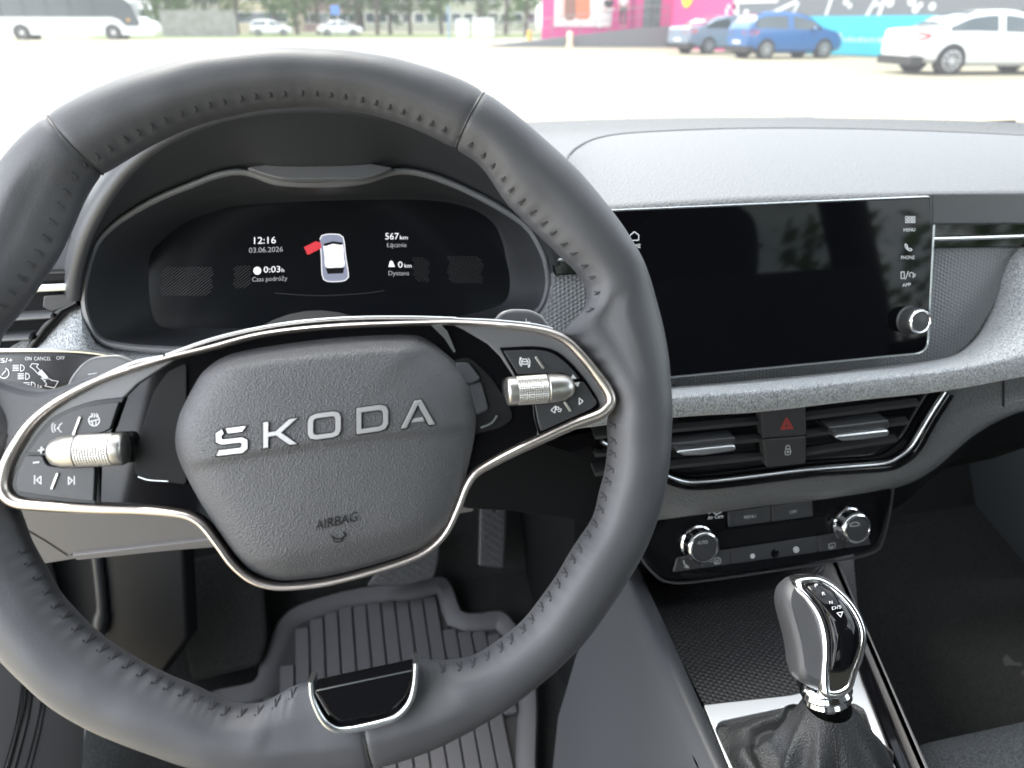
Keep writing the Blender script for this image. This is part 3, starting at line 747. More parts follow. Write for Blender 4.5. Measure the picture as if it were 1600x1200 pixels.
hood = mb.build('hood_underside', M['hood'], cl, angle=60)
hc = Vector((.0, .6, CAMZ - .24))
def grow(k, s_, dy, drop=0):
    p = lip3[k]; d = p - hc; return Vector((hc.x + d.x * s_, p.y + dy, hc.z + d.z * s_ - drop))
mb = MB()
rows = [lip3]
for s_, dy, dr in ((1.012, -.003, 0), (1.035, -.002, 0), (1.06, .006, .0), (1.09, .025, .002), (1.12, .07, .008), (1.15, .14, .022), (1.2, .24, .05), (1.3, .3, .09)):
    rows.append([grow(k, s_, dy, dr) for k in range(NL)])
mb.grid(rows); mb.build('hood_shell', M['hood'], cl, angle=80)
# sensor lid over the display
mb = MB(); lidp = rnd([(384,262,6),(430,254,30),(500,251,30),(570,253,30),(614,262,6),(586,274,10),(560,279,10),(440,279,10),(414,272,10)], 6)
LP = tilted(atY(500, 266, .592), 40)
mb.poly(LP, lidp, -.004, .001, .0008); mb.build('sensor_lid', M['satin'], cl)

# ================================================================ DASHBOARD
dash = thing('dashboard', (.355, .7, .75), 'dark dashboard with grey melange fabric band and textured trim, running the width of the car', 'dashboard')
def far(x): return 1.0 - .6 * (x - .355) ** 2
ZT = 1.018
def ys0(x): return min(far(x) - .02, .78 if -.24 < x < .22 else .64)
xs = [-.5 + 1.6 * k / 60 for k in range(61)]
rows = []
for t in (0, .2, .4, .6, .8, .93, 1.0):
    rows.append([Vector((x, ys0(x) + (far(x) - ys0(x)) * t, .996 + .034 * max((ys0(x) + (far(x) - ys0(x)) * t - .6) / max(.05, far(x) - .6), 0) ** 1.2 + (.007 if t > .99 else 0))) for x in xs])
rows.append([Vector((x, far(x) + .03, ZT - .05)) for x in xs])
MB().grid(rows).build('top_panel', M['soft'], dash, angle=60)
# raised passenger-side pad
GR = [(884,262),(888,246),(903,230),(938,215),(1000,207),(1150,201),(1300,201),(1450,205),(1600,212),(1720,222)]
FRT = [(884,300),(893,315),(912,325),(955,323),(1050,317),(1180,310),(1330,305),(1450,302),(1600,300),(1720,299)]
n_ = 80
g2, f2 = sm(GR, n_), sm(FRT, n_)
ZP = 1.034
g3 = [atZ(x, y, ZP) for x, y in g2]; f3 = [atY(x, y, .598) for x, y in f2]
rows = [[p + Vector((0, .006, -.03)) for p in g3], [p + Vector((0, .002, -.004)) for p in g3], [p + Vector((0, -.003, 0)) for p in g3]]
for t in (.04, .12, .3, .5, .7, .88): rows.append([L3(a, b, t) + Vector((0, 0, .003 * (1 - (2 * t - 1) ** 2))) for a, b in zip(g3, f3)])
rows += [[L3(a, b, .97) + Vector((0, 0, .0004)) for a, b in zip(g3, f3)], f3, [p + Vector((0, -.004, -.006)) for p in f3], [p + Vector((0, -.001, -.018)) for p in f3], [p + Vector((0, .02, -.045)) for p in f3]]
MB().grid(rows).build('soft_pad', M['soft'], dash, angle=70)
MB().tube([p + Vector((0, .003, -.001)) for p in g3], .0016, 6).build('pad_groove', M['seal'], dash)

# textured trim behind the screen
HP_ = tilted((.355, .592, .95), 12)
hp = [(858,380,4),(1000,322,4),(1720,322,4),(1720,420,4),(1600,395,4),(1574,430,20),(1545,492,20),(1514,540,30),(1469,566,30),(1337,582,10),(1046,612,10),(780,650,4),(800,520,4),(842,500,8),(858,478,10),(866,448,14),(863,412,10)]
MB().poly(HP_, rnd(hp, 6), -.01, 0).build('honeycomb_trim', M['honey'], dash)
# dark slot with its bright strip, each side of the screen
mb = MB(); mb.poly(HP_, rnd([(1455,336,3),(1720,332,3),(1720,385,3),(1455,388,3)], 3), .0, .005, .001); s1 = mb.build('trim_slot', M['gloss'], dash)
mb = MB(); mb.poly(HP_, rnd([(1455,302,3),(1720,300,3),(1720,350,3),(1455,352,3)], 3), .0, .024, .002); mb.build('shaded_pad_front', M['hood'], dash)  # front face below the pad, its shadow put in as darker plastic
mb = MB(); mb.poly(HP_, rnd([(858,391,3),(935,388,3),(935,428,3),(868,430,3)], 3), .0, .005, .001); s2 = mb.build('trim_slot', M['gloss'], dash)
MB().ribbon([HP_.px(x, y, .006) for x, y in [(1455,373),(1530,371),(1600,368.5),(1720,365)]], HP_.n, .0024, .0022).build('bright_strip', M['satinm'], s1, angle=60)
MB().ribbon([HP_.px(x, y, .006) for x, y in [(866,406),(895,405),(935,403)]], HP_.n, .0013, .002).build('bright_strip', M['satinm'], s2, angle=60)
# fabric band
T_ = [(700,640),(840,622),(1046,606),(1206,591),(1337,577),(1469,561),(1514,538),(1545,491),(1575,424),(1604,388),(1660,360),(1720,350)]
Cc = [(700,658),(840,641),(1046,620),(1206,608),(1337,594),(1480,577),(1560,562),(1630,545),(1700,525),(1800,492)]
B_ = [(700,700),(840,678),(1046,653),(1184,644),(1337,626),(1473,611),(1600,588),(1700,568),(1800,540)]
nf = 110
def Yf(k): return 0
t2, c2, b2_ = sm(T_, nf), sm(Cc, nf), sm(B_, nf)
rows = []
def row3(P, Y): return [atY(x, y, Y) for x, y in P]
a_, b_, c_ = [atY(x, y, .588 - .004 * min(1, max(0, (x - 1450) / 170))) for x, y in t2], [atY(x, y, .522 - .018 * min(1, max(0, (x - 1400) / 170))) for x, y in c2], [atY(x, y, .522 - .018 * min(1, max(0, (x - 1400) / 170))) for x, y in b2_]
rows = [[p + Vector((0, .01, -.004)) for p in a_], a_] + [[L3(p, q, t) + Vector((0, 0, .004 * math.sin(math.pi * t))) for p, q in zip(a_, b_)] for t in (.2, .45, .7, .88)]
rows += [[p + Vector((0, .0005, .0)) for p in b_], [L3(p, q, .10) + Vector((0, -.0016, 0)) for p, q in zip(b_, c_)], [L3(p, q, .5) + Vector((0, -.0015, 0)) for p, q in zip(b_, c_)], [L3(p, q, .92) + Vector((0, -.0008, 0)) for p, q in zip(b_, c_)], c_, [p + Vector((0, .02, 0)) for p in c_]]
MB().grid(rows).build('fabric_band', M['fabric'], dash, angle=80)
# fabric on the driver's side, below the cluster
FT = [(-60,700),(0,560),(62,520),(100,482),(127,468),(140,520),(190,548),(280,556),(420,556),(700,540),(860,500),(900,470)]
FB = [(-60,760),(0,640),(60,620),(100,615),(140,615),(170,620),(200,620),(280,620),(420,620),(700,650),(860,660),(900,650)]
a_, b_ = row3(sm(FT, 60), .612), row3(sm(FB, 60), .575)
MB().grid([[p + Vector((0, .02, -.0)) for p in a_], a_, [L3(p, q, .5) + Vector((0, -.006, .004)) for p, q in zip(a_, b_)], b_, [p + Vector((0, .01, -.02)) for p in b_]]).build('fabric_band', M['fabric'], dash, angle=80)
mb = MB(); mb.poly(tilted((0, .735, .9), 12), [(60,380),(860,380),(980,420),(980,560),(700,640),(0,700),(-200,620),(-200,440)], -.01, 0); mb.build('carrier_panel', M['dark'], dash)
# pale panel left of the binnacle
LP_ = tilted((-.3, .625, .97), 14)
mb = MB(); mb.poly(LP_, rnd([(-160,330),(60,290),(150,290),(175,330),(140,400),(130,432),(60,436),(-160,448)], 5), -.01, .0); mb.build('corner_panel', M['hard'], dash)
mb = MB(); strokes(mb, LP_, [sm([(107,355),(110,390),(118,428)], 8)], 2.0, .0004); mb.build('panel_seam', M['seal'], dash)

# lower soft fascia with the vents in it
LT = [(950,664),(1046,650),(1184,641),(1337,623),(1473,608),(1600,585),(1760,545)]
LM = [(950,772),(1030,762),(1160,750),(1300,745),(1420,715),(1520,650),(1600,625),(1760,590)]
LB = [(950,828),(1020,818),(1150,800),(1300,778),(1400,760),(1455,732),(1508,684),(1565,648),(1610,636),(1760,610)]
a_, b_, c_ = row3(sm(LT, nf), .540), row3(sm(LM, nf), .540), row3(sm(LB, nf), .552)
rows = [a_, [L3(p, q, .5) for p, q in zip(a_, b_)], b_, [L3(p, q, .3) + Vector((0, -.008, 0)) for p, q in zip(b_, c_)], [L3(p, q, .7) + Vector((0, -.009, 0)) for p, q in zip(b_, c_)], [L3(p, q, .95) + Vector((0, -.004, 0)) for p, q in zip(b_, c_)], c_, [p + Vector((0, .05, .005)) for p in c_]]
MB().grid(rows).build('lower_fascia', M['soft'], dash, angle=70)
mb = MB(); mb.tube([atY(1568, y, .5395) for y in (592, 610, 636, 648)], .0009, 6); mb.build('panel_seam', M['seal'], dash)
# glovebox and underside
xs2 = [.16 + .1 * k for k in range(11)]
mb = MB(); P0 = [(1400,752),(1455,726),(1508,678),(1565,644),(1720,612)]
p3 = row3(sm(P0, 20), .58)
mb.grid([p3, [p + Vector((0, .02, -.06)) for p in p3], [p + Vector((0, .10, -.14)) for p in p3], [p + Vector((0, .3, -.2)) for p in p3], [p + Vector((0, .5, -.25)) for p in p3]])
mb.build('glovebox', M['dark'], dash, angle=60)
# knee panel on the driver's side
KP = tilted((-.1, .565, .80), -12)
mb = MB(); mb.poly(KP, rnd([(-150,640,4),(120,650,4),(420,690,4),(740,700,4),(742,800,6),(640,815,4),(330,857,4),(120,874,6),(60,884,4),(-150,900,4)], 4), -.02, .0, .002); kp = mb.build('knee_panel', M['hardl'], dash)
mb = MB(); strokes(mb, KP, [sm([(30,822),(70,845),(105,868)], 8), [(110,867),(230,852),(335,840)]], 2.2, .0004); mb.build('panel_seam', M['seal'], kp)
mb = MB(); mb.poly(KP, rnd([(112,868,3),(335,842,3),(420,832,3),(420,845,3),(120,876,3)], 3), .0, .003, .001); mb.build('drawer_lip', M['hardl'], kp)
mb = MB(); mb.poly(tilted((.15, .553, .75), -5), rnd([(700,640,6),(1000,640,4),(1040,760,6),(1015,850,10),(900,815,10),(800,800,8),(722,796,8)], 6), -.03, .0, .003); mb.build('side_fascia', M['dark'], dash)

# ---------------------------------------------------------------- left side vent
lv = thing('side_air_vent', atY(40, 480, .60), 'black side air vent with silver slats at the far left of the dashboard', 'air vent')
VP = tilted(atY(60, 480, .606), 8)
MB().poly(VP, rnd([(-160,430),(134,428),(130,470),(100,500),(60,545),(20,560),(-160,570)], 4), -.03, -.012).build('vent_box', M['dark'], lv)
for (p, q, hh) in (((-120,505),(86,491),.0),((-120,534),(52,524),.0),((-120,560),(10,556),.0)):
    mb = MB(); mb.ribbon([VP.px(*p, .0), VP.px(*q, .0)], VP.n, .0022, .010); mb.build('slat', M['satin'], lv, angle=40)
mb = MB(); mb.ribbon([VP.px(-120,458,.002), VP.px(132,446,.002)], VP.n, .0035, .004); mb.build('bright_strip', M['satinm'], lv, angle=40)
mb = MB(); mb.poly(VP, rnd([(-120,432),(134,424),(132,440),(-120,450)], 3), -.01, .006, .002); mb.build('vent_frame', M['dark'], lv)
mb = MB(); mb.ribbon([VP.px(x, y, .0) for x, y in ((122,472),(98,484),(72,512),(44,552),(20,580))], VP.n, .0035, .004); mb.build('vent_frame', M['gloss'], lv, angle=40)
mb = MB(); mb.poly(VP, rnd([(68,462),(128,458),(110,478),(80,488),(66,480)], 3), -.012, .004, .001); mb.build('vent_tab', M['button'], lv)

# ---------------------------------------------------------------- centre vents
cv = thing('centre_air_vents', atY(1235, 690, .53), 'pair of slatted centre air vents framed by a bright line above the climate panel', 'air vent')
VC = tilted(atY(1235, 690, .535), 0)
VO = [(840,690,4),(1046,653,4),(1184,644,4),(1337,626,4),(1478,611,4),(1448,664,10),(1425,700,14),(1404,719,14),(1370,728,20),(1257,738,20),(1162,750,20),(1110,757,20),(1066,757,16),(1036,745,10),(1000,725,10),(930,720,4)]
MB().poly(VC, rnd(VO, 8), -.005, .002).build('vent_box', M['gloss'], cv)
line = [(1477,612),(1462,635),(1446,661),(1424,697),(1401,716),(1378,724),(1330,728),(1257,734),(1162,746),(1105,752),(1070,752),(1040,742),(1000,722),(940,690)]
mb = MB(); mb.ribbon([VC.px(x, y, .010) for x, y in sm(line, 90)], VC.n, .0014, .002); mb.build('bright_line', M['satinm'], cv, angle=60)
mb = MB(); mb.ribbon([VC.px(x, y, .005) for x, y in sm([(p[0] + (6 if i < 6 else 0), p[1] + (5 if i > 2 else 2)) for i, p in enumerate(line)], 90)], VC.n, .0042, .005); mb.build('vent_frame', M['gloss'], cv, angle=60)
for (x0, y0, x1, y1) in ((930,684,1187,661),(930,712,1187,688),(930,742,1192,716),(1260,654,1437,632),(1260,681,1420,661),(1260,710,1402,688)):
    mb = MB(); a, b = VC.px(x0, y0, .008), VC.px(x1, y1, .008)
    up = Vector((0, 0, .0016)); bk = Vector((0, .012, .004)); ins_ = Vector((0, 0, 0))
    vs = [a - up, b - up, b + up, a + up, a + bk - up, b + bk - up, b + bk + up, a + bk + up]
    mb.add(vs, [(0,1,2,3),(3,2,6,7),(0,4,5,1),(4,7,6,5),(1,5,6,2),(0,3,7,4)]); mb.build('slat', M['button'], cv, angle=0)
for (P, Q) in (([(1046,694,4),(1150,683,5),(1149,700,6),(1062,706,6)], [(1057,707,3),(1063,705,3),(1148,696,3),(1151,700,3),(1148,705,3),(1100,712,3),(1068,713,4)]),
               ([(1294,668,4),(1390,656,5),(1389,673,6),(1310,682,6)], [(1305,684,3),(1311,681,3),(1387,672,3),(1391,676,3),(1388,682,3),(1345,688,3),(1316,690,4)])):
    t_ = MB().poly(VC, rnd(P, 5), .002, .0155, .0015).build('vent_tab', M['button'], cv)
    MB().poly(VC, rnd(Q, 3), .004, .0195, .0015).build('bright_edge', M['satinm'], t_)
hz = MB().poly(VC, rnd([(1189,641,2),(1259,634,2),(1260,680,2),(1193,685,2)], 2), .0, .0120, .001).build('hazard_button', M['button'], cv)
mb = MB(); strokes(mb, VC, [[(1229,653),(1220,671),(1239,669),(1229,653)], [(1229,659),(1224,668),(1234,667),(1229,659)]], 1.3, .0124); mb.build('symbols', M['red'], hz)
lk = MB().poly(VC, rnd([(1193,687,2),(1260,682,2),(1259,724,4),(1198,731,4)], 2), .0, .0115, .001).build('lock_button', M['button'], cv)
mb = MB(); strokes(mb, VC, [rnd([(1227,702),(1235,701),(1235,710),(1227,711)], 2) + [(1227,704)], [(1228,702)] + arc(1231,699,3,180,360,6) + [(1234,702)], [(1231,704),(1231,707)]], 1.3, .0119); mb.build('symbols', M['white'], lk)

# ================================================================ TOUCHSCREEN
SP = tilted(atY(1205, 450, .566), 15)
ts = thing('touchscreen', SP.px(1205, 600, -.02), 'large free-standing infotainment touchscreen, switched off, with glossy glass and one rotary knob', 'touchscreen')
TSO = [(937,328,14),(1464,304.5,16),(1451,553,22),(946,601,14)]
fr = MB().poly(SP, rnd(TSO, 14), -.012, .0, .0012).build('screen_frame', M['satin'], ts)
gs = MB().poly(SP, rnd([(940,331,12),(1460,308.5,13),(1447.5,550,19),(949,597,12)], 14), -.002, .0012, .0005).build('screen_glass', M['screen'], ts)
e_ = rnd([(939,330,12),(1461.5,307,14),(1449,551,20),(948,599,12)], 14)
MB().tube([SP.px(x, y, .0004) for x, y in e_], .0009, 6, closed=True).build('bright_edge', M['satinm'], fr, angle=60)
mb = MB(); K = .0016
strokes(mb, SP, [[(984,376),(984,368),(991,362),(998,367),(998,375),(984,376)]], 1.5, K); text(mb, SP, 'HOME', (977,388), (1001,387), 6.2, K)
for i in range(3):
    for j in range(2):
        x, y = 1415 + i * 5.4, 338.5 + j * 5.6; strokes(mb, SP, [[(x,y),(x+3.6,y),(x+3.6,y+3.6),(x,y+3.6),(x,y)]], 1.1, K)
text(mb, SP, 'MENU', (1412,362), (1430,361), 5.2, K); text(mb, SP, 'PHONE', (1408,405), (1429,404.5), 5.2, K); text(mb, SP, 'APP', (1410,448), (1423,447), 5.2, K)
strokes(mb, SP, [sm([(1415,381),(1414,384),(1417,389),(1422,392),(1425,390)], 8), [(1415,381),(1418,384),(1417,386),(1420,389),(1422,388),(1425,390)]], 1.4, K)
strokes(mb, SP, [[(1408,425),(1413,425),(1413,435),(1408,435),(1408,425)], [(1415,436),(1419,424)], arc(1424,429,3.4,120,390,8), [(1426,433),(1429,432),(1430,428)]], 1.1, K)
mb.build('symbols', M['white'], gs)
kb = SP.px(1416, 499, .0); off_ = SP.px(1425, 499, .019) - kb
kax = (SP.n + SP.u * .0).normalized()
n1 = 90; rows = []
prof_ = [(.0128, .0, 0), (.0128, .002, 0), (.0118, .0035, 1), (.0112, .014, 1), (.0100, .0155, 0)]
u_ = SP.u; v_ = SP.v; c0_ = SP.px(1418, 500, .0)
for r_, z_, kn in prof_: rows.append([c0_ + SP.n * z_ + (u_ * math.cos(a) + v_ * math.sin(a)) * (r_ + (.00025 * (i % 2) if kn else 0)) for i, a in enumerate([2 * math.pi * k / n1 for k in range(n1)])])
kn = MB().rings(rows).build('rotary_knob', M['button'], ts, angle=25)
MB().lathe(c0_, SP.n, [(.0108, .0150), (.0104, .0170), (.0094, .0176), (.0086, .0170), (.0084, .0155)], 48).build('bright_ring', M['chrome'], kn, angle=60)
MB().lathe(c0_, SP.n, [(.0085, .0150), (.0082, .0164), (.0002, .0168)], 40).build('knob_cap', M['button'], kn, angle=50)

# ================================================================ CLIMATE PANEL
KC = tilted(atY(1195, 850, .530), 18)
cp = thing('climate_panel', KC.px(1195, 900, -.02), 'gloss black climate control panel with two knurled chrome knobs under the centre vents', 'control panel')
CO = [(985,800,6),(1060,790,6),(1180,776,6),(1392,752,5),(1390,785,8),(1376,842,16),(1362,860,10),(1297,875,20),(1095,905,20),(1044,906,8),(1026,895,10),(1006,870,8),(993,830,8)]
pn = MB().poly(KC, rnd(CO, 8), -.02, .0, .0015).build('panel_face', M['gloss'], cp)
mb = MB(); mb.tube([KC.px(x, y, -.003) for x, y in sm([(1395,760),(1392,790),(1379,845),(1364,863),(1297,878),(1095,908),(1044,909),(1024,898),(1004,874),(990,840)], 50)], .0014, 6); mb.build('panel_rim', M['button'], pn)
def btn(P, h=.0018): return MB().poly(KC, rnd(P, 2), -.001, h, .0006).build('button', M['button'], cp)
w1 = btn([(1138,800,2),(1204,791,1),(1205,815,1),(1139,824,2)]); w2 = btn([(1206,791,1),(1269,782,2),(1270,807,2),(1207,815,1)])
K = .0022
mb = MB(); text(mb, KC, 'MENU', (1163,811), (1181,808.5), 5, K); mb.build('symbols', M['whited'], w1)
mb = MB(); text(mb, KC, 'OFF', (1234,803), (1245,801.5), 5, K); mb.build('symbols', M['whited'], w2)
MB().poly(KC, rnd([(1120,831,3),(1297,806,3),(1298,832,3),(1122,857,3)], 3), -.002, .0006, .0003).build('display_strip', M['glossd'], cp)
mb = MB(); text(mb, KC, 'Air Care', (1106,812), (1130,808.5), 5.4, .0005)
strokes(mb, KC, [sm([(1108,798),(1113,795),(1119,799),(1127,796)], 8), sm([(1108,802.5),(1113,799.5),(1119,803.5),(1127,800)], 8)], 1.3, .0005); mb.build('symbols', M['white'], pn)
XS = [(1051,1095),(1095,1142),(1142,1278),(1278,1319),(1319,1361)]
def yb(x): return 894.5 - (x - 1050) * .140
def yt(x): return 871 - (x - 1058) * .150
bt = []
for i, (x0, x1) in enumerate(XS):
    P = [(x0 + (7 if i == 0 else 1), yt(x0), 3 if i == 0 else 1), (x1 - (8 if i == 4 else 0), yt(x1), 3 if i == 4 else 1), (x1, yb(x1), 2), (x0 + 1, yb(x0), 2)]
    bt.append(btn(P, .0016))
def icon(o, L, wd=1.2, m='whited'): mb = MB(); strokes(mb, KC, L, wd, .0021); mb.build('symbols', M[m], o)
icon(bt[0], [sm([(1068,876),(1070,882),(1075,885),(1075,888)], 6), [(1070,886),(1076,886)]], 1.8)
icon(bt[1], [[(1107,878),(1114,877)], arc(1121,876,5,180,360,6) + [(1125,880),(1117,881),(1116,877)], [(1119,875),(1119,879)], [(1122,874),(1122,878)]], 1.1)
icon(bt[2], [arc(1176,869,3,20 + 90 * k, 120 + 90 * k, 4) + [(1176,869)] for k in range(4)], 1.3, 'white'); icon(bt[2], [arc(1244,859,4,20 + 90 * k, 120 + 90 * k, 4) + [(1244,859)] for k in range(4)], 1.3, 'white')
icon(bt[3], [rnd([(1295,850),(1305,848),(1305,855),(1295,857)], 2) + [(1295,851)], [(1298,858),(1298,853)], [(1301,857),(1301,852)]], 1.1)
icon(bt[4], [sm([(1343,838),(1342,844),(1337,848),(1334,847)], 6)], 2.4)
MB().lathe(KC.px(1210, 864, .001), KC.n, [(.0042, 0), (.0042, .0012), (.0034, .0016), (.0030, .0008), (.0002, .0014)], 24).build('sensor_lens', M['gloss'], cp)
for (u, v, s_) in ((1089, 848, 'AUTO'), (1324, 819, '')):
    c0_ = KC.px(u, v, .0); rows = []
    for r_, z_, kf in [(.0168, 0, 0), (.0168, .002, 0), (.0155, .003, 0), (.0158, .004, 1), (.0152, .013, 1)]:
        rows.append([c0_ + KC.n * z_ + (KC.u * math.cos(a) + KC.v * math.sin(a)) * (r_ + (.00035 * (i % 2) if kf else 0)) for i, a in enumerate([2 * math.pi * k / 100 for k in range(100)])])
    kb_ = MB().rings(rows, True, False).build('temperature_knob', M['chrome'], cp, angle=20)
    MB().lathe(c0_, KC.n, [(.0153, .0128), (.0148, .0150), (.0136, .0162), (.0122, .0162), (.0116, .0150)], 60, cap=False).build('chrome_ring', M['chrome'], kb_, angle=60)
    cpn = MB().lathe(c0_, KC.n, [(.0118, .0146), (.0113, .0160), (.0002, .0166)], 48).build('knob_cap', M['button'], kb_, angle=60)
    mb = MB()
    if s_: text(mb, KC, s_, (u + 1, v + 3), (u + 17, v + 1), 5, .0172)
    else: strokes(mb, KC, [sm([(u+4,v+3),(u+6,v-1),(u+12,v-3),(u+17,v-2),(u+19,v+1),(u+12,v+3),(u+4,v+3)], 12)], 1.1, .0172)
    mb.build('symbols', M['whited'], cpn)

# ================================================================ CENTRE CONSOLE
cc = thing('centre_console', (.37, .30, .30), 'dark centre console with dimpled phone tray and silver edged frame between the seats', 'centre console')
ZC = .655
TR = Pl((.355, .45, .645), (1, 0, 0), (0, 1, .0))     # tray floor
MB().poly(TR, rnd([(985,860,4),(1330,830,4),(1350,1060,8),(1235,1088,2),(1101,1103,6),(1040,985,6)], 6), -.02, .0).build('tray_mat', M['tray'], cc)
ZTOP = Pl((.355, .4, ZC), (1, 0, 0), (0, 1, 0))
# satin frame around the gear lever
mb = MB(); mb.poly(ZTOP, rnd([(1099,1101,3),(1235,1086,2),(1334,1062,14),(1341,1036,3),(1352,1060,10),(1405,1180,6),(1450,1290,4),(1436,1290,4),(1395,1195,6),(1345,1112,8),(1320,1088,10),(1228,1105,3),(1122,1128,8),(1118,1140,4),(1160,1230,4),(1152,1232,4)], 4), -.03, .0, .0008); mb.build('shifter_frame', M['frame'], cc)
# side rails with bright strips
mb = MB(); mb.poly(ZTOP, rnd([(1006,930,3),(1026,968,3),(1130,1195,6),(1180,1300,4),(1140,1300,4),(1086,1190,10),(1030,1040,10),(996,955,3)], 4), -.06, .004, .002); mb.build('side_rail', M['gloss'], cc)
mb = MB(); mb.poly(ZTOP, rnd([(1352,990,3),(1392,1080,3),(1462,1260,6),(1430,1260,4),(1395,1180,10),(1348,1060,10),(1336,1020,3)], 4), -.06, .004, .002); mb.build('side_rail', M['gloss'], cc)
mb = MB(); mb.ribbon([ZTOP.px(x, y, .005) for x, y in sm([(1034,1006),(1052,1040),(1088,1114),(1126,1194),(1180,1310)], 24)], (0, 0, 1), .0022, .002); mb.build('bright_strip', M['satinm'], cc, angle=60)
mb = MB(); mb.ribbon([ZTOP.px(x, y, .006) for x, y in sm([(1345,985),(1370,1045),(1400,1120),(1434,1200),(1475,1300)], 24)], (0, 0, 1), .0024, .002); mb.build('bright_strip', M['satinm'], cc, angle=60)
mb = MB(); mb.poly(ZTOP, rnd([(1290,870,4),(1312,872,4),(1352,968,6),(1456,1200,6),(1500,1300,4),(1472,1300,4),(1434,1200,8),(1345,985,8)], 4), -.3, .012, .006); mb.build('right_flank', M['hardl'], cc)
# left wall of the console: a sheet falling towards the driver's footwell
W0 = [(966,880),(982,915),(1015,985),(1060,1085),(1110,1195),(1165,1310)]
w0 = [atZ(x, y, ZC + .012) for x, y in sm(W0, 30)]
i0 = [atZ(x + 26, y - 4, ZC + .010) for x, y in sm(W0, 30)]
rows = [[p - Vector((0, 0, .05)) for p in i0], i0, [L3(p, q, .75) + Vector((0, 0, .003)) for p, q in zip(i0, w0)], w0, [p + Vector((-.008, 0, -.012)) for p in w0], [p + Vector((-.02, 0, -.05)) for p in w0], [p + Vector((-.035, .01, -.12)) for p in w0], [p + Vector((-.05, .02, -.22)) for p in w0], [p + Vector((-.06, .02, -.40)) for p in w0]]
MB().grid(rows).build('left_flank', M['hard'], cc, angle=70)
# front of the footwell side, joining the console to the dashboard
mb = MB(); mb.add([atY(985, 790, .56), atY(1030, 790, .56), atY(1040, 925, .56), atY(985, 930, .60), Vector((.25, .62, .3)), Vector((.25, 1.12, .3)), Vector((.25, 1.12, .85))], [(0,1,2,3),(0,3,4,5,6)]); mb.build('tunnel_side', M['dark'], cc, angle=0)
mb = MB(); mb.add([Vector((.20, .60, .60)), Vector((.50, .60, .60)), Vector((.50, .60, .80)), Vector((.20, .60, .80))], [(0,1,2,3)]); mb.build('tray_back', M['dark'], cc, angle=0)

# ================================================================ GEAR LEVER
gp = ZTOP.px(1306, 1212, -.005)
gear = thing('gear_lever', gp, 'automatic gear lever with chrome framed gloss knob on a wrinkled black leather boot', 'gear lever')
KN = Pl(atY(1290, 985, .362), (1, -.14, .0), (.06, .66, .76))
_kpt = KN.pt
class Bent:
    def pt(s, a, b, h=0): return _kpt(a, b, h - 7 * max(0, b + .005) ** 2)
    def px(s, u, v, h=0):
        a, b = KN.ab(KN.px(u, v, h)); return s.pt(a, b, h)
BK = Bent()
KO = [(1238,905),(1262,896),(1285,896),(1305,903),(1328,928),(1345,958),(1353,990),(1351,1015),(1342,1040),(1330,1062),(1318,1078),(1296,1082),(1275,1076),(1255,1066),(1246,1052),(1243,1030),(1238,1000),(1229,960),(1226,930)]
o2 = ccw([KN.pab(x, y, .0) for x, y in sm(KO, 72, True)])
cgc = (sum(p[0] for p in o2) / 72, sum(p[1] for p in o2) / 72)
rs = []
for h, k in ((-.036, .30), (-.034, .55), (-.028, .80), (-.018, .94), (-.006, 1.0), (.000, .99), (.004, .95), (.006, .85)):
    rs.append([BK.pt(cgc[0] + (p[0] - cgc[0]) * k, cgc[1] + (p[1] - cgc[1]) * k, h) for p in o2])
MB().rings(rs)\
    .build('leather_grip', M['leather'], gear, angle=70)
FO = [(1250,903),(1272,897),(1295,900),(1318,918),(1338,945),(1351,975),(1354,1000),(1349,1028),(1340,1052),(1330,1080),(1306,1092),(1286,1086),(1282,1058),(1284,1020),(1282,990),(1275,962),(1262,938),(1250,922)]
f2_ = [KN.pab(x, y, .006) for x, y in sm(FO, 90, True)]; f2_ = ccw(f2_)
rs = []
for h, d in ((-.012, .0004), (-.004, -.0006), (.003, -.0004), (.0065, .0004), (.0085, .0016), (.0092, .0030), (.0086, .0044), (.0078, .0052)):
    rs.append([BK.pt(a, b, h) for a, b in inset(f2_, d)])
MB().rings(rs).build('chrome_frame', M['schrome'], gear, angle=70)
GO = [(1264,911),(1280,905),(1296,909),(1313,924),(1330,947),(1343,975),(1346,1000),(1340,1026),(1328,1050),(1300,1054),(1295,1040),(1295,1005),(1292,980),(1284,955),(1271,932)]
g_ = inset(ccw([KN.pab(x, y, .009) for x, y in sm(GO, 60, True)]), .0010); gc_ = (sum(p[0] for p in g_) / 60, sum(p[1] for p in g_) / 60)
rs = [[BK.pt(gc_[0] + (p[0] - gc_[0]) * k, gc_[1] + (p[1] - gc_[1]) * k, h) for p in g_] for h, k in ((.006, 1), (.0092, .985), (.0108, .9), (.0128, .7), (.0140, .45), (.0146, .2))]
gf = MB().rings(rs).build('gloss_face', M['gloss'], gear, angle=70)
mb = MB()
for s_, p, q in (('P', (1282,917), (1287,916)), ('R', (1291,930), (1296,929)), ('N', (1300,944), (1305,943)), ('D/S', (1303,953), (1318,950))): text(mb, BK, s_, p, q, 5, .0150)
strokes(mb, BK, [[(1310,958),(1319,956),(1315,964),(1310,958)]], 1.1, .0150); mb.build('symbols', M['white'], gf)
base = KN.px(1290, 1076, -.012); dn = (gp + Vector((0, 0, .01)) - base).normalized()
MB().lathe(base - dn * .006, dn, [(.010, -.006), (.0165, -.003), (.0185, .001), (.0165, .004), (.0180, .007), (.0160, .010), (.0170, .013), (.0150, .016)], 40).build('chrome_collar', M['chrome'], gear, angle=50)
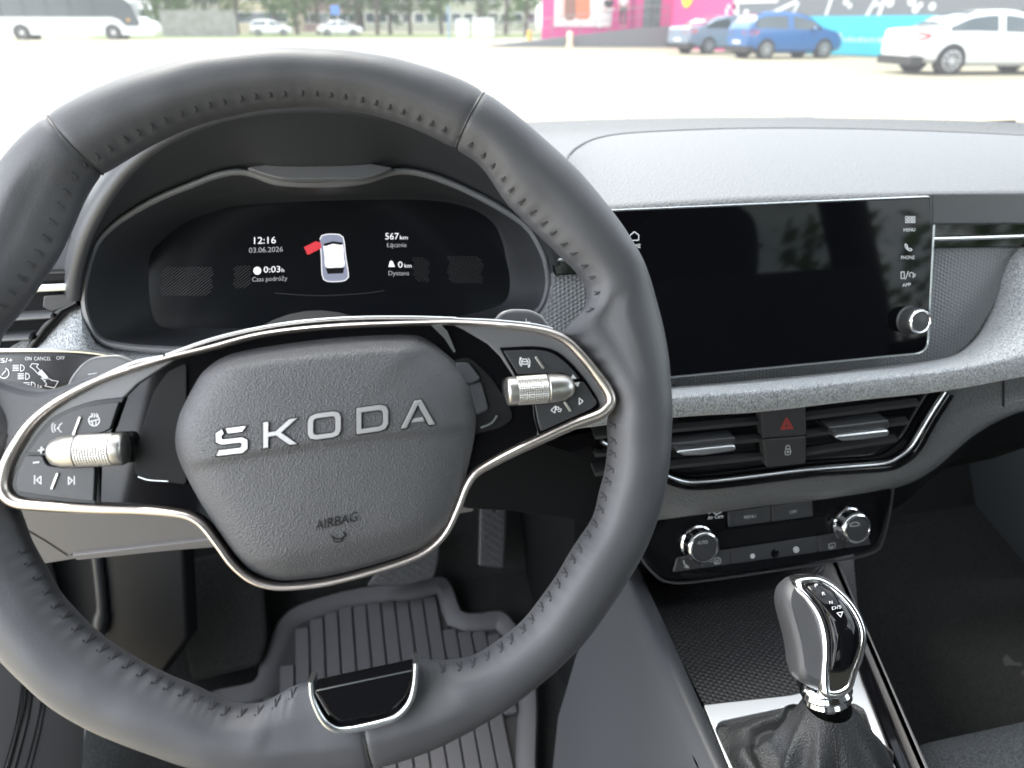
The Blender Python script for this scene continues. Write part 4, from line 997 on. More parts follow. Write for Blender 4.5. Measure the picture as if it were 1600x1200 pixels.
# boot
BO = [(1118,1136),(1150,1124),(1228,1108),(1300,1094),(1330,1094),(1352,1115),(1392,1185),(1440,1300),(1380,1400),(1250,1400),(1190,1310),(1150,1215)]
bo = ccw([ZTOP.ab(ZTOP.px(x, y)) for x, y in sm(BO, 120, True)])
bc = ZTOP.ab(gp)
ctr = base + dn * .013
rs = []; ref = [Vector((ZTOP.pt(a, b).x, ZTOP.pt(a, b).y, 0)) for a, b in bo]
cx_, cy_ = sum(v.x for v in ref) / 120, sum(v.y for v in ref) / 120
NRg = 40
for k in range(NRg + 1):
    t = k / NRg; row = []
    for j, r0_ in enumerate(ref):
        ang = math.atan2(r0_.y - gp.y, r0_.x - gp.x)
        top_ = ctr + Vector((math.cos(ang) * .0162, math.sin(ang) * .0162, 0))
        bot_ = Vector((r0_.x, r0_.y, ZC - .004))
        H_ = top_.z - bot_.z; nb = Vector((gp.x + (top_.x - gp.x) * .3 + math.cos(ang) * .036, gp.y + (top_.y - gp.y) * .3 + math.sin(ang) * .034, bot_.z + H_ * .16))
        if t < .5:
            q = t / .5; p = L3(bot_, nb, q ** .85); p.z = bot_.z + H_ * .16 * q ** 1.6 + .009 * math.sin(math.pi * min(1, q * 1.5)) ** 2
        else:
            q = (t - .5) / .5; p = L3(nb, top_, q); p.z = nb.z + (top_.z - nb.z) * q ** .9
        fold = (1 - 2 * abs(math.sin(ang * 3.5 + t * 2.0 + .6 * math.sin(ang * 2)))) * .8 + .35 * math.sin(ang * 9 - t * 5 + 1.2) + .7 * noise.noise(Vector((math.cos(ang) * 2.4, math.sin(ang) * 2.4, t * 3)))
        amp = .0075 * math.sin(math.pi * min(1, max(0, t * .95 + .02))) ** .8 * (1.1 - t)
        rad = Vector((math.cos(ang), math.sin(ang), .55)); p += rad * fold * amp
        row.append(p)
    rs.append(row)
boot = MB().rings(rs, False, False).build('leather_boot', M['boot'], gear, angle=80)
mb = MB()
j = min(range(120), key=lambda k: (ref[k] - Vector((gp.x - .01, gp.y - .2, 0))).length)
for dj in (-3, 3):
    for k in range(4, NRg - 1):
        p, q = rs[k][(j + dj) % 120], rs[k + 1][(j + dj) % 120]
        mb.tube([L3(p, q, .1) + Vector((0, -.0006, .0006)), L3(p, q, .7) + Vector((0, -.0006, .0006))], .0005, 5)
mb.build('stitching', M['stitch'], boot)
# ================================================================ FOOTWELLS
FL = Pl((0, .75, .27), (1, 0, 0), (0, 1, .30))
def flz(y): return .27 + .30 * (y - .75)
carp = thing('cabin_carpet', (.355, .6, .25), 'near-black carpet lining both footwells and the firewall', 'carpet')
mb = MB(); ys = [-.3 + .1 * k for k in range(14)]; xs3 = [-.40 + .05 * k for k in range(32)]
rows = []
for y in ys + [1.08, 1.14, 1.18]:
    z = max(.20, flz(y) - .022) if y <= 1.0 else flz(1.0) - .02 + (y - 1.0) * 1.6
    rows.append([Vector((x, y, z + .004 * noise.noise(Vector((x * 6, y * 6, 0))))) for x in xs3])
mb.grid(rows); mb.build('floor_carpet', M['carpet'], carp)
mb = MB(); mb.grid([[Vector((-.40, 1.18, .6)), Vector((1.15, 1.18, .6))], [Vector((-.40, 1.16, 1.0)), Vector((1.15, 1.16, 1.0))]]); mb.build('firewall', M['carpet'], carp)
mb = MB(); fw = tilted((-.18, .93, .40), 38)
mb.poly(fw, rnd([(268,880,6),(408,850,6),(418,1000,10),(408,1040,14),(300,1066,14),(285,1000,6)], 6), -.05, .0, .006); mb.build('footrest', M['carpet'], carp)
mb = MB(); kp_ = tilted((-.3, .85, .5), 5, -30)
mb.poly(kp_, rnd([(75,850,6),(160,850,6),(285,850,6),(292,1000,6),(240,1070,6),(60,1010,6)], 6), -.02, .0, .004); mb.build('kick_panel', M['dark'], carp)
mb = MB(); mb.tube([kp_.px(x, y, .004) for x, y in sm([(152,868),(158,920),(160,960),(155,985)], 16)], [.007] * 12 + [.010] * 4, 12); mb.build('release_lever', M['button'], carp)

# driver's rubber mat
matt = thing('rubber_floor_mat', FL.px(620, 1000), "driver's ribbed rubber floor mat with a raised border under the pedals", 'floor mat')
MO = [(421,1004),(433,975),(450,957),(472,945),(522,929),(575,918),(645,912),(680,903),(700,906),(712,925),(718,945),(726,958),(750,959),(782,955),(800,968),(815,990),(835,1040),(842,1100),(840,1200),(838,1330),(330,1330),(300,1230),(290,1120),(330,1082),(395,1066),(405,1040)]
mo = [FL.pab(x, y, .004) for x, y in sm(MO, 160, True)]; mo = ccw(mo)
mb = MB(); mb.prism(FL, mo, -.012, .004, .002); mb.build('mat_base', M['rubber'], matt)
rs = [[FL.pt(a, b, h) for a, b in inset(mo, d)] for d, h in ((0, .003), (.002, .010), (.005, .0125), (.022, .0115), (.030, .0045))]
mb = MB(); mb.rings(rs, False, False); mb.build('raised_border', M['rubber'], matt)
def inside(p, P):
    c = False
    for a, b in zip(P, P[1:] + P[:1]):
        if (a[1] > p[1]) != (b[1] > p[1]) and p[0] < (b[0] - a[0]) * (p[1] - a[1]) / (b[1] - a[1]) + a[0]: c = not c
    return c
core = inset(mo, .030)
mb = MB(); px0 = FL.pab(455, 1000)[0]; step = .0215
x = -.26
while x < .30:
    ylist = [q * .004 - .2 for q in range(220)]; run = []
    for y in ylist + [None]:
        ok = y is not None and inside((x - .0096, y), core) and inside((x + .0096, y), core)
        if ok: run.append(y)
        else:
            if len(run) > 8: mb.prism(FL, rnd([(x - .0096, run[0]), (x + .0096, run[0]), (x + .0096, run[-1]), (x - .0096, run[-1])], .002, 2), .002, .0105, .0012, 2)
            run = []
    x += step
tag(mb.build('ribs', M['rubber'], matt), kind='stuff')
mb = MB(); mb.prism(FL, core, .003, .0046); mb.build('groove_bed', M['rubberd'], matt)
# passenger's mat
pm = thing('carpet_floor_mat', (.85, .8, .28), "passenger's dark floor mat with a small pale emblem, almost lost in shade", 'floor mat')
mb = MB(); pmo = rnd([(.55,-.15),(1.08,-.15),(1.08,.22),(.57,.22)], .04); mb.prism(FL, pmo, -.012, .0, .003); mb.build('mat_base', M['carpet'], pm)
mb = MB(); fillpx(mb, FL, [(1566,1030),(1573,1022),(1584,1034),(1596,1036),(1598,1041),(1583,1040),(1570,1041)], .001); fillpx(mb, FL, [(1594,1050),(1600,1046),(1612,1060),(1606,1066)], .001); mb.build('emblem', mat('mat_emblem', (.028, .030, .031), .8, spec=.2), pm)

# pedals
def pedal(name, pl, pts, label, arm):
    t = thing(name, pl.px(pts[0][0], pts[0][1], -.02), label, 'pedal')
    MB().poly(pl, rnd(pts, 6), -.012, .0, .002).build('pedal_pad', M['button'], t)
    P = [pl.pab(q[0], q[1]) for q in pts]; P = inset(ccw(P), .004); x0, x1 = min(p[0] for p in P), max(p[0] for p in P); y0, y1 = min(p[1] for p in P), max(p[1] for p in P)
    mb = MB(); s_ = .013
    for sg in (1, -1):
        k = -20
        while k < 20:
            pts_ = []; n = 60
            for i in range(n + 1):
                a = x0 + (x1 - x0) * i / n; b = (y0 + y1) / 2 + k * s_ + sg * (a - (x0 + x1) / 2) * .8
                if inside((a, b), P): pts_.append((a, b))
            if len(pts_) > 3: mb.tube([pl.pt(pts_[0][0], pts_[0][1], .0005), pl.pt(pts_[-1][0], pts_[-1][1], .0005)], .0016, 5)
            k += 1
    tag(mb.build('tread_ribs', M['hood'], t), kind='stuff')
    mb = MB(); mb.tube([pl.px(*arm, -.01), pl.px(*arm, -.01) + Vector((0, .03, .10)), pl.px(*arm, -.01) + Vector((0, .10, .22))], .010, 8); mb.build('pedal_arm', M['dark'], t)
pedal('brake_pedal', tilted((.05, .95, .40), 30), [(572,916,6),(588,895,6),(604,870,5),(688,846,5),(684,880,5),(678,903,6),(640,914,6)], 'wide brake pedal with a cross-ribbed pad just below the airbag cover', (635, 875))
pedal('accelerator_pedal', tilted((.19, .98, .42), 32), [(750,790,4),(791,790,4),(790,840,4),(787,888,4),(748,884,4)], 'narrow upright accelerator pedal with a cross-ribbed pad right of the brake', (770, 800))

# sill and door opening at the lower left
sl = thing('door_sill', (-.37, .6, .25), 'grey sill trim and twin rubber door seals at the open door', 'door sill')
XP = Pl((-.372, .6, .5), (0, 1, 0), (0, 0, 1))
def xpp(P): return [XP.ab(XP.px(x, y)) for x, y in P]
mb = MB(); mb.prism(XP, rnd(xpp([(-120,900),(40,900),(128,1060),(134,1130),(126,1260),(110,1400),(-120,1400)]), .01), -.03, .0, .004); sp1 = mb.build('sill_trim', M['sill'], sl)
for P, r_ in (([(44,1010),(47,1060),(42,1110),(30,1160),(16,1210),(0,1260)], .0045), ([(66,1040),(68,1090),(62,1130),(50,1180),(36,1230),(20,1290)], .0035), ([(36,1010),(38,1060),(30,1120),(18,1170),(4,1215),(-10,1260)], .002)):
    MB().tube([XP.px(x, y, .002) for x, y in sm(P, 24)], r_, 8).build('door_seal', M['seal'], sp1)

# ================================================================ CABIN SHELL
ROOF = 1.43
shell = thing('car_shell', (.355, 0, .2), 'body of the car around the cabin: windscreen frame, roof rails, doors and bonnet', 'car body')
M['liner'] = mat('headliner', (.06, .06, .06), .9); M['paint'] = mat('body_paint', (.10, .11, .12), .3, coat=1)
M['shelldark'] = mat('door_plastic', (.012, .013, .015), .6, spec=.25)
def bxs(mb, x0, x1, y0, y1, z0, z1): return mb.box(((x0 + x1) / 2, (y0 + y1) / 2, (z0 + z1) / 2), (x1 - x0, y1 - y0, z1 - z0))
mb = MB(); bxs(mb, -.42, -.10, -1.5, .30, ROOF, ROOF + .05); bxs(mb, .82, 1.12, -1.5, .30, ROOF, ROOF + .05); bxs(mb, -.10, .82, -.20, .30, ROOF + .001, ROOF + .049); bxs(mb, -.10, .82, -1.5, -.2005, ROOF + .001, ROOF + .049); mb.build('roof', M['liner'], shell, angle=0)
for sx in (-1, 1):
    cx0 = .355
    mb = MB(); mb.tube([Vector((cx0 + sx * .80, .86, 1.02)), Vector((cx0 + sx * .775, .60, 1.24)), Vector((cx0 + sx * .72, .29, 1.45))], .035, 10); mb.build('front_pillar', M['liner'], shell)
    mb = MB(); mb.tube([Vector((cx0 + sx * .76, -.35, .3)), Vector((cx0 + sx * .78, -.35, .95)), Vector((cx0 + sx * .70, -.30, 1.45))], .05, 10); mb.build('centre_pillar', M['liner'], shell)
mb = MB(); bxs(mb, 1.12, 1.20, -.35, .80, .22, .96); bxs(mb, 1.06, 1.12, -.30, .55, .60, .70); bxs(mb, 1.12, 1.20, -1.4, -.36, .22, .98); mb.build('passenger_door', M['shelldark'], shell, angle=0)
mb = MB(); bxs(mb, -.50, -.42, -1.4, -.36, .22, .98); mb.build('rear_door', M['shelldark'], shell, angle=0)
mb = MB(); bxs(mb, -.5, 1.2, -1.6, -1.5, .3, 1.0); mb.build('tailgate', M['shelldark'], shell, angle=0)
mb = MB(); bxs(mb, -.5, 1.2, -1.5, 1.9, .13, .16); mb.build('underbody', M['dark'], shell, angle=0)
mb = MB(); bxs(mb, -.52, -.40, .86, 1.9, .25, .93); bxs(mb, 1.13, 1.23, .82, 1.9, .25, .93); bxs(mb, -.5, 1.2, 1.88, 1.93, .25, .80); mb.build('front_wing', M['paint'], shell, angle=0)
rows = []
for y, z in ((1.0, .955), (1.2, .945), (1.5, .91), (1.75, .86), (1.9, .78)): rows.append([Vector((.355 + s_ * .80, y, z - .02 * s_ * s_)) for s_ in [k / 8 - 1 for k in range(17)]])
mb = MB(); mb.grid(rows); mb.build('bonnet', M['paint'], shell)
pg_ = bpy.data.materials.new('dimmed_rear_glass'); pg_.use_nodes = True; pg_.node_tree.nodes.clear()  # dark rear panes, added to calm bright reflections in the screens
_t = pg_.node_tree.nodes.new('ShaderNodeBsdfTransparent'); _t.inputs[0].default_value = (.26, .29, .27, 1); _o = pg_.node_tree.nodes.new('ShaderNodeOutputMaterial'); pg_.node_tree.links.new(_t.outputs[0], _o.inputs[0])
mb = MB(); mb.grid([[Vector((-.44, -1.58, 1.0)), Vector((1.15, -1.58, 1.0))], [Vector((-.36, -1.5, ROOF)), Vector((1.07, -1.5, ROOF))]]); mb.build('rear_window', pg_, shell, angle=0)
mb = MB(); mb.grid([[Vector((1.16, -.32, .97)), Vector((1.16, .80, .99))], [Vector((1.08, -.28, ROOF)), Vector((1.08, .29, ROOF))]]); sg0 = bpy.data.materials.new('side_glass'); sg0.use_nodes = True; sg0.node_tree.nodes.clear()  # unseen pane, darkened to dim what the touchscreen reflects
_t = sg0.node_tree.nodes.new('ShaderNodeBsdfTransparent'); _t.inputs[0].default_value = (.5, .53, .52, 1); _o = sg0.node_tree.nodes.new('ShaderNodeOutputMaterial'); sg0.node_tree.links.new(_t.outputs[0], _o.inputs[0]); mb.build('front_side_window', sg0, shell, angle=0)
for xb_, xt_ in ((-.46, -.40), (1.16, 1.10)):
    mb = MB(); mb.grid([[Vector((xb_, -1.5, .98)), Vector((xb_, -.38, .98))], [Vector((xt_, -1.5, ROOF)), Vector((xt_, -.36, ROOF))]]); mb.build('rear_side_window', pg_, shell, angle=0)
# windscreen: transparency cut to hold the outside exposure down, whitish glare haze added
gm = bpy.data.materials.new('windscreen_glass'); gm.use_nodes = True; n = gm.node_tree; n.nodes.clear()
DIMMING, VEIL = .37, .016
tr = n.nodes.new('ShaderNodeBsdfTransparent'); tr.inputs[0].default_value = (DIMMING * .97, DIMMING, DIMMING * .99, 1)
df = n.nodes.new('ShaderNodeBsdfTranslucent'); df.inputs[0].default_value = (.85, .87, .9, 1)
mx = n.nodes.new('ShaderNodeMixShader'); mx.inputs[0].default_value = VEIL
out = n.nodes.new('ShaderNodeOutputMaterial')
n.links.new(tr.outputs[0], mx.inputs[1]); n.links.new(df.outputs[0], mx.inputs[2]); n.links.new(mx.outputs[0], out.inputs[0])
rows = []
for t in [k / 8 for k in range(9)]:
    rows.append([Vector((.355 + s_ * (.80 - .08 * t), L3(1.0 - .6 * (.75 * s_) ** 2 + .035, .30, t) + .03 * math.sin(math.pi * t), L3(1.02, ROOF + .03, t) + .02 * math.sin(math.pi * t))) for s_ in [k / 12 - 1 for k in range(25)]])
ws = MB().grid(rows).build('windscreen', gm, loc=(.355, .95, 1.02)); tag(ws, 'laminated windscreen with an added whitish haze above the dashboard, the car park seen through it', 'windscreen')

# seats
M['seat'] = mat('seat_fabric', (.055, .057, .06), .9, bump=('noise', 900, .6, .0006), var=((.11, .115, .12), 500, .4, .6))
def seat(cx, name_label, dy=0):
    t = thing('front_seat', (cx, .1, .25), name_label, 'car seat')
    def cush(ctr, d, rot, nm):
        Mx = Matrix.Rotation(R(rot), 3, 'X'); rs = []
        P = rnd([(-d[0]/2,-d[1]/2),(d[0]/2,-d[1]/2),(d[0]/2,d[1]/2),(-d[0]/2,d[1]/2)], .07, 6)
        for z, k in ((-.5, .0), (-.3, .0), (.2, .0), (.38, .015), (.47, .04), (.5, .09)):
            rs.append([Vector(ctr) + Mx @ Vector((a, b, z * d[2])) for a, b in inset(ccw(P), k)])
        return MB().rings(rs).build(nm, M['seat'], t, angle=70)
    cush((cx, .20 + dy, .415), (.52, .52, .16), 6, 'cushion')
    cush((cx, -.22 + dy, .78), (.50, .66, .14), 78, 'backrest')
    cush((cx, -.36 + dy, 1.20), (.26, .18, .10), 80, 'headrest')
    mb = MB(); bxs(mb, cx - .2, cx + .2, -.1, .3, .20, .36); mb.build('seat_base', M['dark'], t, angle=0)
seat(0.0, "driver's dark fabric seat behind the steering wheel, out of the picture", -.27)
seat(.735, "front corner of the dark fabric passenger seat beside the console")

# ================================================================ OUTSIDE
def G(u, v): return atZ(u, v, 0)
gmx = mat('concrete_ground', (.27, .24, .165), .9, var=((.21, .19, .135), .25, .35, .65))
gr = MB(); gr.grid([[Vector((x, y, 0)) for x in (-400, -60, 0, 60, 400)] for y in (-200, -20, 40, 90, 500)]); g_o = gr.build('ground', gmx, angle=0); tag(g_o, kind='structure', label='pale sunlit concrete of the car park', cat='ground')
grass = MB(); P = [G(150, 60.5), G(860, 59.5), G(870, 52), G(120, 52)]
for p in P: p.z = .004
grass.add(P, [(0, 1, 2, 3)]); go = grass.build('grass_strip', mat('verge_grass', (.07, .11, .03), .95, var=((.11, .13, .05), .6, .4, .6)), angle=0); tag(go, kind='structure', label='strip of grass at the far edge of the car park', cat='grass')
# paving joints
mb = MB()
for k in range(-6, 16):
    y = 6 + k * 5
    if y > 0: mb.add([Vector((-80, y, .003)), Vector((80, y, .003)), Vector((80, y + .06, .003)), Vector((-80, y + .06, .003))], [(0, 1, 2, 3)])
jo = mb.build('paving_joints', mat('joint_fill', (.20, .19, .17), .9), angle=0); tag(jo, kind='structure', label='thin joints between the concrete slabs', cat='paving')

M['tyre'] = mat('tyre', (.02, .02, .02), .8); M['alloy'] = mat('alloy_rim', (.45, .46, .48), .35, .8); M['cglass'] = mat('car_glass', (.02, .04, .045), .05, coat=1)
M['lampred'] = mat('tail_lamp', (.45, .03, .04), .2, coat=1); M['plate'] = mat('number_plate', (.7, .7, .68), .5); M['lampw'] = mat('head_lamp', (.6, .62, .65), .1, coat=1)
def tf(o, ang):
    c, s_ = math.cos(ang), math.sin(ang)
    return lambda x, y, z: Vector((o.x + x * c - y * s_, o.y + x * s_ + y * c, z))
def make_car(label, paint, ang, wheelpx, L, W, prof, rw, fw_, wr, name='parked_car', group='cars parked in front of the shops', spokes=10):
    """prof: list of (x, z_lower, z_belt, z_top, half-width factor); rear at x = 0, heading +x"""
    o0 = G(*wheelpx); c, s_ = math.cos(ang), math.sin(ang); lx, ly = rw, -W / 2 + .1
    org = Vector((o0.x - (lx * c - ly * s_), o0.y - (lx * s_ + ly * c), 0))
    T = tf(org, ang); t = thing(name, T(L / 2, 0, 0), label, 'car', group)
    st = sm([(p[0], p[1], p[2], p[3], p[4]) for p in prof], 60)
    def sec(p, cab):
        x, zl, zb, zt, wf = p; w_ = W / 2 * wf
        top_w = w_ - max(0, zt - zb) * .42 - .03
        half = [(w_ * .86, zl), (w_ * .985, zl + .10), (w_, zl + .30), (w_ * .99, (zl + zb) / 2 + .12), (w_ * .95, zb), (top_w + (w_ * .95 - top_w) * .15, zb + (zt - zb) * .85), (top_w * .93, zt - .01), (top_w * .5, zt + .012), (0, zt + .018)]
        return half
    rs = []
    for p in st:
        h = sec(p, 1); rs.append([T(p[0], y, z) for y, z in h] + [T(p[0], -y, z) for y, z in h[-2::-1]])
    mb = MB(); mb.grid(rs); mb.add(rs[0], [tuple(range(len(rs[0])))]); mb.add(rs[-1], [tuple(range(len(rs[0])))[::-1]])
    mb.build('body', paint, t, angle=35)
    # side windows, windscreen and rear window follow the cabin section
    def at(x):
        return min(st, key=lambda p: abs(p[0] - x))
    cab = [p for p in st if p[3] - p[2] > .10]
    x0, x1 = cab[0][0], cab[-1][0]; roof = max(p[3] for p in st)
    for sg in (-1, 1):
        tp, bt_ = [], []
        n_ = 26; xa, xb = x0 + .18, x1 - .22
        for k in range(n_ + 1):
            p = at(xa + (xb - xa) * k / n_); h = sec(p, 1)
            lo, hi = h[4], h[5]; 
            lo2 = (lo[0] + (hi[0] - lo[0]) * .08 + .006, lo[1] + (hi[1] - lo[1]) * .08); hi2 = (lo[0] + (hi[0] - lo[0]) * .90 + .006, lo[1] + (hi[1] - lo[1]) * .90)
            bt_.append(T(p[0], sg * lo2[0], lo2[1])); tp.append(T(p[0], sg * hi2[0], hi2[1]))
        m_ = n_ // 2 + 1
        for a, b in ((0, m_ - 1), (m_ + 1, n_)):
            if b - a > 1: MB().grid([bt_[a:b + 1], tp[a:b + 1]]).build('side_window', M['cglass'], t, angle=0)
        mb = MB(); mb.tube([T(L * .55, sg * (W / 2 + .005), .86), T(L * .55, sg * (W / 2 - .02), .40)], .008, 4); mb.build('door_gap', M['tyre'], t)
        mb = MB(); bx = T(L * .66, sg * (W / 2 + .07), .98); mb.lathe(bx - Vector((.0, .0, .07)), (0, 0, 1), [(.02, 0), (.09, .02), (.10, .09), (.05, .13)], 10); mb.build('wing_mirror', paint, t)
    def slope(xs_, nm):
        rows = []
        for x in xs_:
            p = at(x); h = sec(p, 1); yy = h[6][0] * .96; rows.append([T(p[0], yy * k, p[3] + (.022 if abs(k) < .3 else .016)) for k in (-1, -.6, -.2, .2, .6, 1)])
        MB().grid(rows).build(nm, M['cglass'], t, angle=30)
    roofx = [p[0] for p in st if p[3] > roof - .06]
    slope([x0 + .05 + (roofx[0] - x0 - .05) * k / 6 for k in range(7)], 'rear_window')
    slope([roofx[-1] + (x1 - .05 - roofx[-1]) * k / 6 for k in range(7)], 'windscreen')
    # wheels
    for xw in (rw, fw_):
        for sg in (-1, 1):
            cy = sg * (W / 2 - .09)
            axis = (T(0, 1, 0) - T(0, 0, 0)) * sg
            mb = MB(); mb.lathe(T(xw, cy - sg * .10, wr + .01), axis, [(wr * 1.13, 0), (wr * 1.15, .18), (wr * 1.12, .197)], 28); mb.build('wheel_arch', M['tyre'], t)
            c0 = T(xw, cy - sg * .08, wr)
            wl = MB().lathe(c0, axis, [(wr * .6, 0), (wr * .96, .01), (wr, .04), (wr, .17), (wr * .94, .20), (wr * .68, .205)], 32).build('wheel', M['tyre'], t)
            mb = MB(); mb.lathe(c0 + axis * .0, axis, [(wr * .70, .19), (wr * .70, .210), (wr * .62, .212), (wr * .60, .200)], 32, cap=False)
            u_ = (T(1, 0, 0) - T(0, 0, 0)); v_ = Vector((0, 0, 1))
            for k in range(spokes):
                a = 2 * math.pi * k / spokes; d = u_ * math.cos(a) + v_ * math.sin(a)
                mb.tube([c0 + axis * .208 + d * wr * .08, c0 + axis * .210 + d * wr * .64], .022, 4)
            mb.lathe(c0, axis, [(wr * .16, .19), (wr * .14, .222)], 12); mb.build('alloy_rim', M['alloy'], wl)
    p0 = st[1]; zb = p0[2]
    for sg in (-1, 1):
        mb = MB(); lampz = zb - .08
        pts = [T(-.012, sg * (W / 2 * p0[4] - .42), lampz + .05), T(-.014, sg * (W / 2 * p0[4] - .08), lampz + .09), T(.10, sg * (W / 2 * .985), lampz + .10), T(.38, sg * (W / 2 * .985 + .012), lampz + .06), T(.30, sg * (W / 2 * .99 + .012), lampz - .04), T(.06, sg * (W / 2 * .97), lampz - .06), T(-.014, sg * (W / 2 * p0[4] - .10), lampz - .07), T(-.012, sg * (W / 2 * p0[4] - .40), lampz - .03)]
        cc_ = sum(pts, Vector()) / 8; mb.add(pts + [cc_ + (cc_ - T(L / 2, 0, cc_.z)).normalized() * .03], [(i, (i + 1) % 8, 8) for i in range(8)]); mb.build('tail_lamp', M['lampred'], t, angle=60)
        mb = MB(); mb.lathe(T(L - .16, sg * (W / 2 - .26), zb - .22), (T(1, 0, 0) - T(0, 0, 0)), [(.13, 0), (.12, .10), (.02, .13)], 14); mb.build('head_lamp', M['lampw'], t)
    mb = MB(); cP = T(-.02, 0, zb - .38); 
    q = [T(-.02, -.26, zb - .44), T(-.02, .26, zb - .44), T(-.022, .26, zb - .33), T(-.022, -.26, zb - .33)]; mb.add(q, [(0, 1, 2, 3)]); mb.build('number_plate', M['plate'], t, angle=0)
    mb = MB(); rows = []
    for x, k in ((-.025, .93), (.02, 1.0), (.25, 1.01)): rows.append([T(x, sg_ * W / 2 * k, z) for sg_, z in ((-1, .22), (-1, .40), (-.9, .42), (.9, .42), (1, .40), (1, .22))])
    mb.grid(rows); mb.add(rows[0], [(0,1,2,3,4,5)]); mb.build('rear_bumper_skirt', M['tyre'], t, angle=0)
    return t
HATCH = [(0,.38,.92,.98,.86),(.10,.32,.96,1.12,.94),(.35,.26,.98,1.38,.99),(.75,.22,.97,1.50,1),(1.4,.20,.95,1.54,1),(2.1,.20,.93,1.51,1),(2.7,.20,.91,1.34,1),(3.15,.20,.90,1.06,1),(3.5,.21,.88,.96,.99),(3.95,.24,.80,.84,.92),(4.2,.30,.62,.66,.80)]
SEDAN = [(0,.40,.90,.93,.86),(.12,.34,.98,1.04,.93),(.5,.26,.98,1.06,.99),(.85,.22,.97,1.14,1),(1.35,.20,.96,1.37,1),(1.9,.20,.94,1.46,1),(2.5,.20,.92,1.44,1),(3.05,.20,.90,1.25,1),(3.5,.20,.89,.99,1),(4.1,.22,.84,.90,.97),(4.6,.30,.64,.68,.82)]
M['bluep'] = mat('blue_paint', (.002, .09, .27), .3, coat=.3); M['silverp'] = mat('silver_blue_paint', (.17, .22, .30), .35, .3, coat=1); M['whitep'] = mat('white_paint', (.62, .63, .62), .25, coat=1)
make_car('metallic blue hatchback with red tail lamps, parked between the silver and the white car', M['bluep'], R(2), (1193, 92), 3.9, 1.7, [(a_ * .93, *r_) for a_, *r_ in HATCH], .72, 3.08, .31)
make_car('pale silver-blue car with a red tail lamp, farthest left and nearest the pink wall', M['silverp'], R(9), (1104, 84.5), 4.6, 1.8, SEDAN, .95, 3.6, .31)
make_car('white saloon with a red tail lamp, nearest of all the parked cars', M['whitep'], R(-10), (1477, 117), 4.6, 1.82, SEDAN, .95, 3.6, .33)

# ---------------------------------------------------------------- white coach
def coach():
    ang = R(-3); wp = G(180, 61.5); L, W, H = 12.5, 2.5, 3.6; rw, fw_ = 3.2, 10.0
    # its right side faces us, the nose points right
    c, s_ = math.cos(ang), math.sin(ang); ly = -W / 2 + .1
    org = Vector((wp.x - (fw_ * c - ly * s_), wp.y - (fw_ * s_ + ly * c), 0)); T = tf(org, ang)
    t = thing('coach', T(L / 2, 0, 0), 'long white coach with dark windows standing at the left edge of the car park', 'coach')
    k = 1.0
    side = [(0,.35),(0,2.9),(.3,3.4),(1.2,3.6),(9.5,3.6),(10.9,3.45),(11.6,2.9),(12.1,1.6),(12.9,1.25),(13.2,.9),(13.2,.30)]
    mb = MB(); P = rnd(side, .25, 4)
    mb.rings([[T(x, -W / 2, z) for x, z in P], [T(x, W / 2, z) for x, z in P]]); mb.build('body', M['whitep'], t, angle=40)
    gl_ = mat('coach_glass', (.035, .05, .055), .08, coat=1)
    for sg in (-1, 1):
        mb = MB(); rows = rnd([(.4,1.62),(10.1,1.62),(10.6,1.45),(11.0,.98),(12.0,.95),(12.15,1.25),(11.7,2.6),(11.0,3.1),(.4,3.1)], .12, 3)
        mb.add([T(x, sg * (W / 2 + .012), z) for x, z in rows], [tuple(range(len(rows)))]); w_ = mb.build('side_window', gl_, t, angle=0)
        mb = MB()
        for x in (2.0, 3.7, 5.4, 7.1, 8.8): mb.add([T(x, sg * (W / 2 + .018), 1.65), T(x + .07, sg * (W / 2 + .018), 1.65), T(x + .07, sg * (W / 2 + .018), 3.08), T(x, sg * (W / 2 + .018), 3.08)], [(0, 1, 2, 3)])
        mb.build('window_bars', M['tyre'], w_, angle=0)
        mb = MB(); mb.tube([T(.3, sg * (W / 2 + .01), .95), T(10.4, sg * (W / 2 + .01), .95)], .012, 4); mb.build('hatch_gap', M['sill'], t)
        for xw in (rw, fw_):
            axis = (T(0, 1, 0) - T(0, 0, 0)) * sg; c0 = T(xw, sg * (W / 2 - .2), .50)
            mb = MB(); mb.lathe(c0 + axis * .02, axis, [(.62, 0), (.62, .187)], 30); mb.build('wheel_arch', M['tyre'], t)
            wl = MB().lathe(c0, axis, [(.3, 0), (.5, .03), (.5, .2), (.46, .215), (.34, .22)], 32).build('wheel', M['tyre'], t)
            MB().lathe(c0, axis, [(.36, .20), (.35, .225), (.22, .20), (.12, .23), (.05, .24)], 24).build('wheel_rim', M['plate'], wl)
    mb = MB(); mb.grid([[T(12.15, -1.1, 1.65), T(12.15, 1.1, 1.65)], [T(11.68, -1.1, 2.9), T(11.68, 1.1, 2.9)]]); mb.build('windscreen', gl_, t, angle=0)
    mb = MB(); mb.lathe(T(11.3, -W / 2 - .02, 1.42), T(0, -1, 0) - T(0, 0, 0), [(.11, 0), (.09, .03)], 12); mb.build('amber_marker', mat('amber', (.7, .35, .02), .4), t)
    for sg in (-1, 1):
        mb = MB(); mb.tube([T(11.6, sg * 1.2, 2.9), T(12.4, sg * 1.45, 2.8), T(12.5, sg * 1.45, 2.2)], [.04, .04, .13], 8); mb.build('wing_mirror', M['whitep'], t)
        mb = MB(); mb.lathe(T(13.12, sg * .95, .8), T(1, 0, 0) - T(0, 0, 0), [(.16, 0), (.12, .1)], 12); mb.build('head_lamp', M['lampw'], t)
coach()

